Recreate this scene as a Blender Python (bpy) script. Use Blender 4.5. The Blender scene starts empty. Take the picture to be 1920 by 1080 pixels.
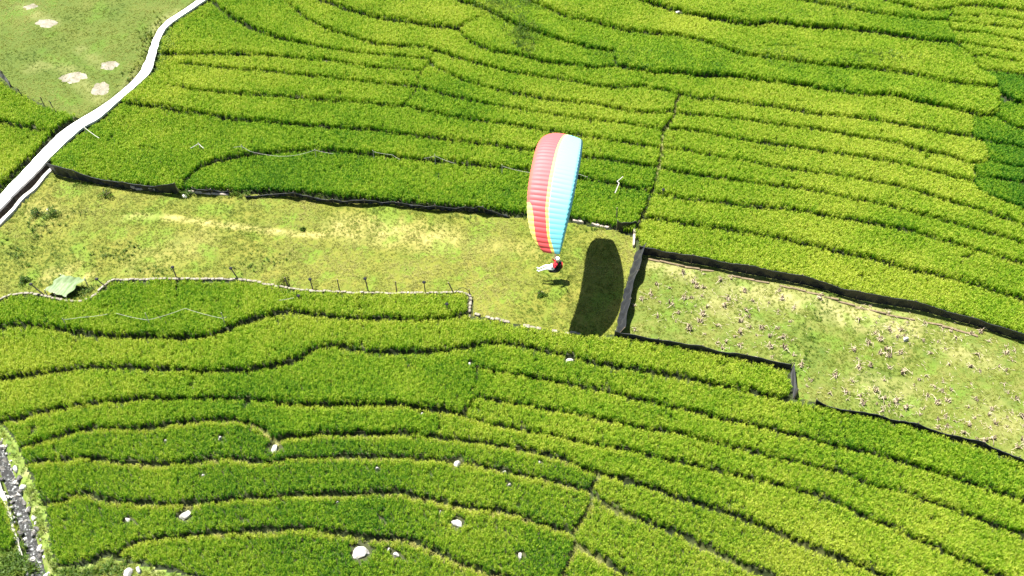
import bpy, bmesh, math, random
import numpy as np
from mathutils import Vector, Matrix
R = math.radians
random.seed(7); RNG = np.random.default_rng(7)
scene = bpy.context.scene
C = scene.collection

# ------------------------------------------------------------------ camera, sky, sun, exposure
F_PX, PITCH, DIST, SLOPE = 1900.0, R(46), 61.3, 0.08     # focal length (px of 1920), tilt, distance, hill slope
cam_d = bpy.data.cameras.new('camera'); cam = bpy.data.objects.new('camera', cam_d); C.objects.link(cam)
CAM = np.array([0.0, -DIST*math.cos(PITCH), DIST*math.sin(PITCH)])
cam.location = CAM; cam.rotation_euler = (math.pi/2-PITCH, 0, 0)
cam_d.sensor_width = 36; cam_d.lens = 36*F_PX/1920; cam_d.clip_start = 0.5; cam_d.clip_end = 3000
scene.camera = cam

SUN_A, SUN_G = 0.334, 0.164                                # sunward lean (left, away) per metre of height
sun_dir = Vector((-SUN_A, SUN_G, 1)).normalized()
w = bpy.data.worlds.new('World'); scene.world = w; w.use_nodes = True
nt = w.node_tree; bg = nt.nodes['Background']; sky = nt.nodes.new('ShaderNodeTexSky')
sky.sky_type = 'NISHITA'; sky.sun_disc = False
sky.sun_elevation = math.asin(sun_dir.z); sky.sun_rotation = math.atan2(sun_dir.x, sun_dir.y)
nt.links.new(sky.outputs[0], bg.inputs[0]); bg.inputs[1].default_value = 0.05
sun_d = bpy.data.lights.new('sun', 'SUN'); sun = bpy.data.objects.new('sun', sun_d); C.objects.link(sun)
sun_d.energy = 5.0; sun_d.angle = R(0.5); sun_d.color = (1, 0.965, 0.9)
sun.rotation_euler = sun_dir.to_track_quat('Z', 'Y').to_euler(); sun.location = (0, 0, 60)
vs = scene.view_settings
vs.view_transform = 'Standard'; vs.look = 'None'; vs.gamma = 1; vs.use_curve_mapping = False; vs.exposure = 1.75

# ------------------------------------------------------------------ geometry of the place
FW = np.array([0, math.cos(PITCH), -math.sin(PITCH)]); UP = np.array([0, math.sin(PITCH), math.cos(PITCH)])
def at(px, py, dz=0.0):
    """point on the sloping hillside (plus dz) that lies behind a place of the survey photograph"""
    d = FW + np.array([1.0, 0, 0])*(px-960)/F_PX - UP*(py-540)/F_PX
    t = (CAM[1]*SLOPE + dz - CAM[2])/(d[2]-SLOPE*d[1])
    return CAM + t*d
def to_px(X, Y, Z):
    z = (Y-CAM[1])*FW[1] + (Z-CAM[2])*FW[2]
    return 960+F_PX*X/z, 540-F_PX*((Y-CAM[1])*UP[1]+(Z-CAM[2])*UP[2])/z
def line(pts, dz=0.0): return np.array([at(x, y, dz)[:2] for x, y in pts])
def smooth_line(P, step=0.3):
    """Catmull-Rom through the points, resampled"""
    P = np.asarray(P, float); out = []
    for i in range(len(P)-1):
        p0, p1, p2, p3 = P[max(i-1, 0)], P[i], P[i+1], P[min(i+2, len(P)-1)]
        n = max(1, int(np.linalg.norm(p2-p1)/step))
        for k in range(n):
            t = k/n
            out.append(.5*((2*p1)+(-p0+p2)*t+(2*p0-5*p1+4*p2-p3)*t*t+(-p0+3*p1-3*p2+p3)*t**3))
    out.append(P[-1]); return np.array(out)
def vnoise(x, y, sc, seed=0):
    x = np.asarray(x)/sc+seed*17.3; y = np.asarray(y)/sc+seed*9.1
    xi = np.floor(x).astype(int); yi = np.floor(y).astype(int); fx = x-xi; fy = y-yi
    fx = fx*fx*(3-2*fx); fy = fy*fy*(3-2*fy)
    def h(a, b):
        n = (a*374761393 + b*668265263 + seed*1442695041) & 0x7fffffff
        n = ((n ^ (n >> 13))*1274126177) & 0x7fffffff
        return ((n ^ (n >> 16)) & 0xffff)/65535.0
    return (h(xi, yi)*(1-fx)+h(xi+1, yi)*fx)*(1-fy)+(h(xi, yi+1)*(1-fx)+h(xi+1, yi+1)*fx)*fy
def inside(X, Y, poly):
    r = np.zeros(X.shape, bool); n = len(poly)
    for i in range(n):
        (x0, y0), (x1, y1) = poly[i][:2], poly[(i+1) % n][:2]
        if y0 == y1: continue
        c = (Y > min(y0, y1)) & (Y <= max(y0, y1))
        r ^= c & (X < (x1-x0)*(Y-y0)/(y1-y0)+x0)
    return r

# boundaries between the rice strips, surveyed at the height of the crop: (width in metres, points)
BUNDS = [
 (.34,[(543,2),(567,23),(593,40),(617,52),(640,58),(670,68),(700,78),(757,82),(813,88),(827,93),(870,108),(925,122),(960,130),(1013,138),(1063,145),(1107,154),(1160,160),(1203,155)]),
 (.36,[(405,5),(427,22),(447,33),(473,50),(500,60),(540,72),(583,82),(613,87),(640,91),(700,98),(753,100),(773,102),(803,107)]),
 (.32,[(300,96),(322,97),(353,99),(433,98),(483,99),(533,102),(583,106),(640,112),(673,117),(707,123),(747,124),(773,127),(790,129)]),
 (.32,[(330,112),(383,117),(433,123),(500,128),(567,135),(640,143),(673,147),(707,150),(747,155),(777,157),(790,160),(833,172),(873,182),(923,193),(957,198),(1007,205),(1063,213),(1123,220),(1173,227),(1244,238)]),
 (.20,[(322,97),(330,111),(320,133),(310,155)]), (.22,[(272,151),(310,155),(350,162),(400,167),(467,172),(533,177),(583,180),(640,184),(700,190),(733,193),(755,193)]),
 (.34,[(218,185),(230,187),(283,193),(333,202),(383,208),(433,217),(500,223),(567,230),(640,235),(690,238),(747,247),(790,251),(840,257),(907,265),(957,273),(1003,277),(1050,284),(1100,290),(1133,293),(1173,300),(1233,310),(1280,318),(1330,327),(1397,335),(1447,343),(1497,348),(1547,355),(1567,362),(1613,370),(1663,380),(1730,398),(1780,410),(1820,422),(1863,432),(1920,450)]),
 (.34,[(343,345),(357,325),(383,305),(413,296),(450,286),(500,282),(560,277),(640,279),(690,283),(733,288),(790,293),(840,297),(907,305),(957,310),(990,313),(1040,320),(1087,327),(1140,337),(1173,345),(1226,354)]),
 (.28,[(755,193),(780,200),(817,207),(867,217),(923,225),(973,231),(1023,240),(1073,247),(1133,257),(1190,265),(1240,272),(1290,277),(1347,290),(1390,295),(1447,307),(1513,317),(1580,325),(1630,333),(1680,343),(1733,358),(1780,372),(1830,385),(1860,397),(1897,408),(1920,418)]),
 (.36,[(806,110),(815,120),(840,132),(873,147),(923,162),(973,172),(1023,182),(1073,187),(1123,193),(1173,203),(1227,208),(1267,203)]),
 (.26,[(813,88),(805,108),(790,129),(780,157),(768,180),(755,193)]),
 (.32,[(613,0),(640,10),(683,22),(727,32),(773,38),(823,45),(860,48)]),
 (.20,[(860,48),(880,35),(908,18)]),
 (.32,[(860,47),(870,63),(890,78),(923,92),(957,97),(1000,107),(1023,114),(1073,118),(1117,123),(1153,119),(1200,128),(1240,133),(1280,133),(1313,137),(1353,137),(1407,143),(1463,150),(1513,157),(1563,165),(1613,172),(1680,175),(1730,187),(1780,198),(1827,208),(1853,212)]),
 (.32,[(870,0),(893,8),(917,15),(940,28),(967,43),(1003,55),(1040,68),(1073,78),(1107,87),(1150,92)]),
 (.22,[(1010,5),(1040,18),(1073,30),(1107,35),(1140,43),(1173,52),(1213,58),(1273,63),(1333,77),(1387,97),(1430,103),(1480,108),(1530,117),(1580,120),(1663,127),(1697,133),(1763,147),(1830,155),(1872,162)]),
 (.46,[(1213,0),(1240,7),(1280,21),(1330,28),(1407,41),(1447,37),(1513,45),(1580,48),(1630,53),(1697,63),(1747,70),(1797,74)]),
 (.18,[(1150,90),(1154,120)]),
 (.22,[(1199,126),(1203,140),(1210,150),(1213,160),(1240,165),(1280,173),(1313,182),(1340,180),(1380,187),(1430,193),(1480,200),(1540,212),(1613,217),(1680,227),(1730,235),(1780,245),(1823,249)]),
 (.34,[(1240,165),(1280,173),(1313,182),(1340,180),(1380,187),(1430,193),(1480,200),(1540,212),(1613,217),(1680,227),(1730,235),(1780,245),(1823,249)]),
 (.62,[(1272,172),(1270,185),(1263,213),(1245,240),(1241,277),(1233,317),(1223,353),(1215,375),(1202,403),(1195,425)]),
 (.36,[(1265,207),(1280,208),(1330,213),(1380,218),(1447,227),(1513,235),(1563,243),(1613,253),(1680,263),(1730,277),(1780,287),(1813,302),(1827,303),(1850,297)]),
 (.32,[(1250,237),(1280,237),(1330,245),(1380,255),(1430,263),(1497,272),(1563,282),(1613,290),(1680,300),(1730,312),(1773,322),(1797,330),(1830,332)]),
 (.32,[(1226,354),(1240,361),(1280,368),(1313,372),(1363,377),(1413,382),(1463,385),(1513,392),(1563,400),(1613,408),(1663,418),(1713,428),(1763,443),(1813,457),(1863,472),(1920,488)]),
 (.32,[(1202,403),(1240,407),(1280,413),(1313,417),(1363,425),(1413,432),(1463,442),(1513,453),(1563,465),(1613,477),(1663,487),(1713,503),(1763,512),(1813,523),(1863,538),(1920,557)]),
 (.28,[(1540,2),(1597,13),(1647,20),(1697,27),(1747,32),(1782,33)]),
 (.26,[(1693,6),(1727,15),(1763,15),(1787,12),(1800,6),(1847,7),(1880,12),(1920,16)]),
 (.26,[(1780,25),(1830,25),(1863,25),(1920,32)]),
 (.26,[(1785,37),(1813,38),(1863,42),(1920,49)]),
 (.26,[(1780,53),(1830,55),(1880,63),(1920,71)]),
 (.28,[(1793,72),(1830,80),(1880,87),(1920,95)]),
 (.26,[(1823,98),(1860,100),(1890,107),(1920,112)]),
 (.28,[(1838,125),(1873,127),(1920,134)]),
 (.20,[(1787,12),(1781,25),(1778,33),(1785,52),(1793,72),(1805,84),(1823,98),(1838,125),(1866,146),(1876,175),(1870,205),(1853,212)]),
 (.18,[(1827,208),(1825,248),(1847,265),(1853,297),(1832,305),(1830,332),(1840,352),(1880,370),(1920,385)]),
 (.18,[(1420,87),(1480,83),(1547,88),(1613,97),(1663,103),(1730,110),(1780,115)]),
 (.18,[(1303,48),(1347,53),(1390,57),(1447,60)]),
 (.26,[(1877,170),(1903,185),(1920,188)]), (.26,[(1866,208),(1897,230),(1920,237)]),
 (.22,[(1840,257),(1880,263),(1920,273)]), (.22,[(1853,293),(1897,307),(1920,310)]), (.22,[(1830,322),(1863,328),(1920,339)]),
 # west of the road
 (.28,[(0,223),(33,230),(67,235),(114,245)]),
 # below the pasture
 (.40,[(-30,607),(10,605),(43,603),(93,608),(117,613),(150,620),(200,625),(267,627),(317,628),(367,627),(400,622),(433,608),(467,595),(500,585),(540,578),(583,582),(640,590),(690,592),(740,593),(790,593),(823,592),(857,587),(885,580),(905,574)]),
 (.40,[(0,703),(33,700),(67,697),(117,688),(167,682),(217,682),(267,685),(317,688),(400,690),(450,690),(500,683),(550,672),(567,660),(583,650),(617,640),(640,642),(673,650),(707,655),(757,655),(807,653),(847,648),(890,642),(933,638),(973,643),(1007,650),(1040,657),(1073,663),(1113,675),(1157,682),(1207,690),(1257,698),(1313,710),(1363,720),(1413,730),(1447,738),(1484,742)]),
 (.38,[(0,783),(33,780),(67,768),(100,760),(150,753),(200,747),(250,743),(300,740),(350,743),(400,742),(450,742),(500,747),(567,753),(640,755),(690,755),(740,755),(773,758),(823,763),(867,772)]),
 (.22,[(867,772),(880,757),(888,730),(893,700),(893,665),(890,642)]),
 (.34,[(893,681),(940,693),(990,700),(1040,710),(1063,715),(1090,720),(1123,725),(1157,733),(1190,743),(1240,752),(1280,762),(1330,775),(1380,785),(1430,795),(1480,808),(1530,820),(1580,833),(1630,843),(1680,858),(1730,873),(1780,888),(1830,905),(1880,920),(1920,932)]),
 (.34,[(888,738),(940,747),(973,752),(1023,762),(1073,770),(1123,782),(1157,787),(1207,798),(1257,805),(1280,808),(1330,823),(1380,835),(1430,847),(1480,858),(1530,870),(1580,880),(1630,902),(1680,913),(1730,930),(1780,947),(1830,965),(1863,978),(1920,997)]),
 (.34,[(867,772),(880,778),(923,790),(973,800),(1023,808),(1073,820),(1123,830),(1173,837),(1223,850),(1280,862),(1347,877),(1413,893),(1463,905),(1513,917),(1563,933),(1597,950),(1630,968),(1663,977),(1713,1003),(1763,1023),(1813,1047),(1880,1078)]),
 (.38,[(30,834),(67,823),(100,815),(133,803),(167,797),(217,797),(267,795),(317,788),(367,783),(400,780),(450,783),(480,792),(500,808),(517,817),(540,813),(567,810),(640,807),(690,807),(740,808),(790,810),(827,815),(873,820),(907,823),(940,830),(973,835),(1023,845),(1057,855),(1090,870),(1123,880),(1157,890),(1207,903),(1240,915),(1280,930),(1313,937),(1347,950),(1397,967),(1447,987),(1497,1010),(1547,1030),(1613,1053),(1663,1077)]),
 (.18,[(823,763),(822,790),(827,815)]),
 (.16,[(517,817),(512,838),(500,860)]),
 (.32,[(38,862),(83,857),(133,853),(183,853),(207,858),(250,862),(300,863),(367,858),(417,852),(467,857),(500,860),(540,852),(583,852),(640,850),(690,848),(740,850),(790,853),(840,858),(890,863),(923,870),(957,878),(1007,888),(1040,895),(1073,905),(1107,913)]),
 (.32,[(70,938),(110,932),(133,920),(167,918),(187,927),(217,933),(250,935),(300,938),(350,937),(400,933),(450,928),(500,925),(550,922),(600,922),(640,921),(690,918),(723,915),(757,918),(790,925),(840,938),(890,947),(923,950),(957,955),(990,967),(1023,977),(1057,987),(1075,990)]),
 (.32,[(100,1068),(140,1065),(167,1053),(200,1042),(233,1022),(260,1007),(300,1002),(350,997),(400,992),(467,987),(533,985),(587,985),(617,992),(640,993),(680,1000),(723,1003),(757,1003),(783,1012),(813,1027),(847,1043),(880,1055),(913,1067),(955,1079)]),
 (.30,[(200,1042),(233,1053),(267,1060),(300,1067),(350,1079)]),
 (.46,[(1123,880),(1120,893),(1108,913),(1111,935),(1097,960),(1075,990),(1080,1015),(1066,1050),(1055,1080)]),
 (.46,[(1110,917),(1140,940),(1173,957),(1207,967),(1240,980),(1280,995),(1313,1013),(1363,1037),(1397,1057),(1450,1077)]),
 (.48,[(1080,1015),(1107,1030),(1133,1047),(1173,1070),(1190,1080)]),
]
TOP = 0.5                                                   # mean crop height used for the survey
def extend(pts):
    pts = [tuple(p) for p in pts]
    def ex(a, b):
        d = np.array(a, float)-np.array(b, float); d /= np.linalg.norm(d)
        return tuple(np.array(a)+d*420)
    def edge(p): return p[0] <= 4 or p[0] >= 1916 or p[1] <= 6 or p[1] >= 1068
    if edge(pts[0]): pts = [ex(pts[0], pts[1])]+pts
    if edge(pts[-1]): pts = pts+[ex(pts[-1], pts[-2])]
    return pts

ROAD_L = [(-170,560),(-80,458),(0,368),(33,333),(67,297),(110,253),(147,227),(187,203),(227,173),(260,140),(277,107),(290,70),(310,43),(337,25),(363,7),(420,-35),(500,-90)]
ROAD_R = [(-170,590),(-80,485),(0,395),(33,360),(67,327),(110,282),(155,242),(187,223),(227,188),(277,143),(290,117),(297,87),(310,57),(333,37),(363,17),(440,-35),(530,-90)]
WALL = [(-120,545),(-60,480),(0,421),(5,415),(25,395),(43,373),(67,353),(83,333),(98,318)]
PASTURE = [(-160,600),(-90,520),(-10,428),(30,393),(98,322),(104,330),(160,343),(240,358),(340,366),(430,366),(560,370),(640,379),(723,384),(800,393),(900,401),(970,410),(1070,420),(1150,434),(1188,447),(1192,470),(1176,530),(1162,585),(1152,630),(1110,632),(1050,624),(980,613),(885,596),(884,556),(850,551),(700,553),(640,551),(560,545),(450,527),(330,524),(215,527),(180,553),(150,567),(100,560),(60,552),(30,555),(0,566),(-70,590)]
STUBBLE = [(1196,474),(1280,492),(1413,517),(1510,536),(1613,564),(1697,578),(1813,608),(1920,642),(2090,690),(2090,935),(1920,872),(1880,853),(1780,823),(1713,802),(1633,782),(1530,760),(1487,748),(1481,696),(1397,676),(1280,655),(1210,642),(1154,632),(1164,585),(1178,530)]
MEADOW = [(-170,40),(-60,110),(0,152),(25,168),(65,192),(110,213),(147,224),(187,200),(227,170),(258,138),(275,105),(288,68),(308,41),(335,23),(361,5),(420,-38),(460,-70),(460,-200),(-170,-200)]
BANK = [(-130,740),(-5,795),(30,838),(40,862),(48,885),(62,918),(78,945),(85,985),(92,1040),(103,1066),(140,1069),(180,1058),(200,1046),(233,1057),(267,1064),(300,1071),(360,1085),(420,1110),(420,1230),(-130,1230)]
LEFT_STRIP = [(-90,925),(5,930),(16,960),(24,1000),(16,1022),(-90,1030)]
STREAM = [(-50,760),(-20,812),(0,858),(12,888),(25,922),(38,960),(50,1000),(62,1040),(72,1080),(90,1150),(110,1220)]
CHANNEL = [(-130,530),(-80,470),(0,392),(33,357),(67,324),(98,296),(99,320),(83,333),(67,353),(25,395),(0,421),(-60,480),(-120,545)]

CELL = 0.15
gx = np.arange(-47, 47+CELL/2, CELL); gy = np.arange(-23, 35+CELL/2, CELL)
GX, GY = np.meshgrid(gx, gy); NY, NX = GX.shape
def seg_dist(polys_w, init=9.0, reach=1.6):
    """distance from every grid point to the nearest line (capped), minus half of its width"""
    D = np.full(GX.shape, init)
    for wd, P in polys_w:
        for a, b in zip(P[:-1], P[1:]):
            i0 = max(0, int((min(a[0], b[0])-reach-gx[0])/CELL)); i1 = min(NX, int((max(a[0], b[0])+reach-gx[0])/CELL)+2)
            j0 = max(0, int((min(a[1], b[1])-reach-gy[0])/CELL)); j1 = min(NY, int((max(a[1], b[1])+reach-gy[0])/CELL)+2)
            if i0 >= i1 or j0 >= j1: continue
            x = GX[j0:j1, i0:i1]; y = GY[j0:j1, i0:i1]; d = b-a; L = max(d@d, 1e-9)
            t = np.clip(((x-a[0])*d[0]+(y-a[1])*d[1])/L, 0, 1)
            q = np.hypot(x-a[0]-t*d[0], y-a[1]-t*d[1])-wd/2
            D[j0:j1, i0:i1] = np.minimum(D[j0:j1, i0:i1], q)
    return D
bund_w = [(wd*(.50 if np.mean([q[1] for q in p]) < 480 else .58 if np.mean([q[0] for q in p]) > 1000 else .70), smooth_line(line(extend(p), TOP))) for wd, p in BUNDS]
road_c = smooth_line((line(ROAD_L)+line(ROAD_R))/2)
WOB = (vnoise(GX, GY, .55, 3)-.5)*.07                       # ragged crop edges
DB = seg_dist(bund_w)+WOB
poly = {k: line(v) for k, v in dict(pasture=PASTURE, stubble=STUBBLE, meadow=MEADOW, bank=BANK, channel=CHANNEL).items()}
left_strip = line(LEFT_STRIP, TOP)
m_past = inside(GX, GY, poly['pasture']); m_stub = inside(GX, GY, poly['stubble']); m_mead = inside(GX, GY, poly['meadow'])
m_bank = inside(GX, GY, poly['bank']) & ~inside(GX, GY, left_strip); m_chan = inside(GX, GY, poly['channel'])
road_poly = np.concatenate([line(ROAD_L), line(ROAD_R)[::-1]]); m_road = inside(GX, GY, road_poly)
def ring(p): return np.concatenate([p, p[:1]])
D_open = seg_dist([(0, ring(poly['pasture'])), (0, ring(poly['stubble'])), (0, ring(poly['bank']))])
D_road = seg_dist([(0, ring(road_poly))])
D_mead = seg_dist([(0, line(MEADOW)[:6])])
stream_l = smooth_line(line(STREAM)); D_str = seg_dist([(0, stream_l)])
PX, PY = to_px(GX, GY, SLOPE*GY+TOP)
in_view = (PX > -130) & (PX < 2050) & (PY > -62) & (PY < 1190)
rice = in_view & (DB > 0) & ~m_past & ~m_stub & ~m_mead & ~m_bank & ~m_chan & ~m_road & (D_open > .22) & (D_road > .42+WOB) & (D_mead > .15)

# connected plots of rice
def components(mask):
    lab = np.zeros(mask.shape, int); par = [0]
    def find(a):
        while par[a] != a: par[a] = par[par[a]]; a = par[a]
        return a
    for j in range(mask.shape[0]):
        row = mask[j].astype(np.int8); d = np.diff(np.concatenate([[0], row, [0]]))
        for s, e in zip(np.where(d == 1)[0], np.where(d == -1)[0]):
            up = lab[j-1, s:e] if j else np.zeros(0, int); ids = set(find(v) for v in np.unique(up) if v)
            if ids:
                m = min(ids)
                for v in ids: par[v] = m
            else:
                m = len(par); par.append(m)
            lab[j, s:e] = m
    root = np.array([find(a) for a in range(len(par))]); return root[lab]
DL = seg_dist([(max(wd, .36), P) for wd, P in bund_w])
LAB = components(rice & (DL > 0))
for _ in range(5):                                          # let the plots grow back to their ragged edges
    grow = LAB.copy()
    for dj, di in ((0, 1), (0, -1), (1, 0), (-1, 0)):
        q = np.roll(LAB, (dj, di), (0, 1)); grow = np.where((grow == 0) & rice, q, grow)
    LAB = grow
ids, cnt = np.unique(LAB[LAB > 0], return_counts=True)
small = ids[cnt*CELL*CELL < 1.5]
LAB[np.isin(LAB, small)] = 0
ids = ids[cnt*CELL*CELL >= 1.5]

# heights: levelled terraces on the slope, sunken furrows, ditch, stream bed
H = SLOPE*GY
lev = np.zeros_like(H)
remap = np.zeros(LAB.max()+1, int); remap[ids] = np.arange(1, len(ids)+1); L2 = remap[LAB]
sy = np.zeros((len(ids)+1, NX)); sn = np.zeros_like(sy); ci = np.broadcast_to(np.arange(NX), LAB.shape)
np.add.at(sy, (L2, ci), GY); np.add.at(sn, (L2, ci), 1)
ker = np.ones(25); ss = np.array([np.convolve(r, ker, 'same') for r in sy]); sc_ = np.array([np.convolve(r, ker, 'same') for r in sn])
ymid = ss/np.maximum(sc_, 1)
lev = np.where(L2 > 0, -np.clip(1.4*SLOPE*(GY-ymid[L2, ci]), -.19, .19), 0)
Z = H + lev + (vnoise(GX, GY, 1.3, 5)-.5)*.08 + (vnoise(GX, GY, .35, 6)-.5)*.04
Z -= np.where((DB < 0) & (L2 == 0) & ~m_past & ~m_stub & ~m_bank, .24, 0)
Z += np.where(m_past | m_stub | m_mead, (vnoise(GX, GY, 3.2, 8)-.5)*.22 + (vnoise(GX, GY, .5, 9)-.5)*.05, 0)
Z -= np.where(m_chan, 1.15, 0)
Z -= np.where(~m_road & (D_road < .42) & (GX > road_c[0, 0]) & ~m_mead & ~m_past & ~m_chan, .30, 0)
Z -= np.clip(1-(D_str/.52)**2, 0, 1)*.55
Z = np.where(m_road, H-.12, Z)
def zat(x, y):
    i = np.clip((np.asarray(x)-gx[0])/CELL, 0, NX-1.001); j = np.clip((np.asarray(y)-gy[0])/CELL, 0, NY-1.001)
    i0 = i.astype(int); j0 = j.astype(int); a = i-i0; b = j-j0
    return (Z[j0, i0]*(1-a)+Z[j0, i0+1]*a)*(1-b)+(Z[j0+1, i0]*(1-a)+Z[j0+1, i0+1]*a)*b
def ground(px, py, dz=0.0):
    p = at(px, py); return np.array([p[0], p[1], float(zat(p[0], p[1]))+dz])

# ------------------------------------------------------------------ materials
MATS = {}
def mat(name, build=None, col=(.5, .5, .5), rough=.8, **kw):
    if name in MATS: return MATS[name]
    m = bpy.data.materials.new(name); m.use_nodes = True; MATS[name] = m
    b = m.node_tree.nodes['Principled BSDF']; b.inputs['Base Color'].default_value = (*col, 1); b.inputs['Roughness'].default_value = rough
    b.inputs['Specular IOR Level'].default_value = kw.get('spec', .3)
    if build: build(m.node_tree, b)
    return m
def N(t, typ, **kw):
    n = t.nodes.new(typ)
    for k, v in kw.items():
        if k in n.inputs: n.inputs[k].default_value = v
        else: setattr(n, k, v)
    return n
def noise(t, scale, detail=4, rough=.6, coord=None):
    n = N(t, 'ShaderNodeTexNoise', Scale=scale, Detail=detail, Roughness=rough)
    if coord is None:
        g = N(t, 'ShaderNodeNewGeometry'); coord = g.outputs['Position']
    t.links.new(coord, n.inputs['Vector']); return n.outputs['Fac']
def ramp(t, fac, stops):
    r = N(t, 'ShaderNodeValToRGB'); e = r.color_ramp.elements
    while len(e) < len(stops): e.new(.5)
    for x, (p, c) in zip(e, stops): x.position = p; x.color = (*c, 1)
    t.links.new(fac, r.inputs[0]); return r.outputs[0]
def mix(t, fac, a, b, typ='MIX'):
    m = N(t, 'ShaderNodeMix', data_type='RGBA', blend_type=typ)
    for s, v in ((0, fac), (6, a), (7, b)):
        if hasattr(v, 'is_linked'): t.links.new(v, m.inputs[s])
        else: m.inputs[s].default_value = v if s == 0 else (*v, 1)
    return m.outputs[2]
def bump(t, b, fac, strength=.5, dist=.05):
    n = N(t, 'ShaderNodeBump', Strength=strength, Distance=dist); t.links.new(fac, n.inputs['Height']); t.links.new(n.outputs[0], b.inputs['Normal'])
def attr(t, name, typ='GEOMETRY'): return N(t, 'ShaderNodeAttribute', attribute_name=name, attribute_type=typ).outputs['Fac']

def noisy(c1, c2, scale, bs=.4, bd=.02, c3=None):
    def f(t, b):
        n = noise(t, scale, 5, .65); st = [(.32, c1), (.68, c2)]
        if c3: st = [(.28, c1), (.5, c2), (.72, c3)]
        t.links.new(ramp(t, n, st), b.inputs['Base Color']); bump(t, b, noise(t, scale*4, 4), bs, bd)
    return f
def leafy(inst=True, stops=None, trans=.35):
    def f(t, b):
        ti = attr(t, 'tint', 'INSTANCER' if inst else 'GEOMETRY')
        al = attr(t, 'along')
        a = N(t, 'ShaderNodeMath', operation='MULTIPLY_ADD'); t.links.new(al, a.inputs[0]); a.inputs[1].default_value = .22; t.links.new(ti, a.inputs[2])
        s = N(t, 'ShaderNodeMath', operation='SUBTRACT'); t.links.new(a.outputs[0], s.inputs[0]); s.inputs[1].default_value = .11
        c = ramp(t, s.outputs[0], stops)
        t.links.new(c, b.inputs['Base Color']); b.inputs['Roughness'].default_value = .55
        tr = N(t, 'ShaderNodeBsdfTranslucent'); t.links.new(c, tr.inputs[0])
        mx = N(t, 'ShaderNodeMixShader'); mx.inputs[0].default_value = trans
        o = t.nodes['Material Output']; t.links.new(b.outputs[0], mx.inputs[1]); t.links.new(tr.outputs[0], mx.inputs[2]); t.links.new(mx.outputs[0], o.inputs[0])
    return f
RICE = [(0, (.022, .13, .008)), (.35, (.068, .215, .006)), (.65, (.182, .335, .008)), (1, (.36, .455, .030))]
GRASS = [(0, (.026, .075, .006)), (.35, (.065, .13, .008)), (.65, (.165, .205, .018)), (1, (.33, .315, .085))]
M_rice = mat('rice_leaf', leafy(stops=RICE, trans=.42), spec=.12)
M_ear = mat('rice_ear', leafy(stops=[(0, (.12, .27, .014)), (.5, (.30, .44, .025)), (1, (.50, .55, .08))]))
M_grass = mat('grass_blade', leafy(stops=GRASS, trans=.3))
M_soil = mat('paddy_soil', noisy((.015, .018, .006), (.03, .036, .009), 2.2, c3=(.05, .06, .015)))
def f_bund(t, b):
    n = noise(t, 1.1, 6, .7); c = ramp(t, n, [(.30, (.008, .013, .002)), (.5, (.014, .022, .003)), (.7, (.03, .042, .006)), (.85, (.07, .075, .025))])  # near-black tones put the shade of the furrows into the earth colour
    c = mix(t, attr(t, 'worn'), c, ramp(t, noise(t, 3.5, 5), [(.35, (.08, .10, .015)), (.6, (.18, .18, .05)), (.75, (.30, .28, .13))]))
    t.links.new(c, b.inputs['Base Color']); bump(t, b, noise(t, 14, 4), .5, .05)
M_bund = mat('bund_earth_shade', f_bund)
def f_past(t, b):
    n1 = noise(t, .42, 6, .62); n2 = noise(t, 3.2, 5, .7); n3 = noise(t, 13, 3)
    c1 = ramp(t, n1, [(.34, (.10, .155, .012)), (.5, (.17, .195, .024)), (.66, (.25, .225, .05))])
    c2 = ramp(t, n2, [(.28, (.075, .115, .010)), (.46, (.145, .18, .02)), (.62, (.20, .205, .035)), (.78, (.29, .255, .08))])
    c = mix(t, .55, c1, c2)
    c = mix(t, attr(t, 'worn'), c, ramp(t, n2, [(.3, (.30, .27, .11)), (.7, (.52, .45, .24))])); c = mix(t, ramp(t, noise(t, .55, 3), [(.52, (0, 0, 0)), (.62, (.55, .55, .55))]), c, (.12, .24, .012)); c = mix(t, 1.0, c, (.74, .71, .49), 'MULTIPLY')
    t.links.new(c, b.inputs['Base Color']); bump(t, b, n3, .7, .08)
M_past = mat('pasture_grass_ground', f_past)
def f_mead(t, b):
    n1 = noise(t, .35, 5, .6); n2 = noise(t, 3.0, 6, .75)
    c1 = ramp(t, n1, [(.36, (.095, .155, .016)), (.52, (.135, .18, .028)), (.68, (.19, .195, .055))])
    c2 = ramp(t, n2, [(.28, (.06, .10, .012)), (.42, (.105, .15, .022)), (.6, (.145, .18, .036)), (.78, (.22, .21, .09))])
    c = mix(t, .5, c1, c2); c = mix(t, attr(t, 'worn'), c, ramp(t, n2, [(.3, (.28, .25, .16)), (.7, (.5, .46, .36))])); c = mix(t, ramp(t, noise(t, .45, 3), [(.53, (0, 0, 0)), (.64, (.5, .5, .5))]), c, (.12, .23, .014)); c = mix(t, 1.0, c, (.54, .57, .27), 'MULTIPLY')
    t.links.new(c, b.inputs['Base Color']); bump(t, b, noise(t, 7, 5), .9, .12)
M_mead = mat('meadow_ground', f_mead)
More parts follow.
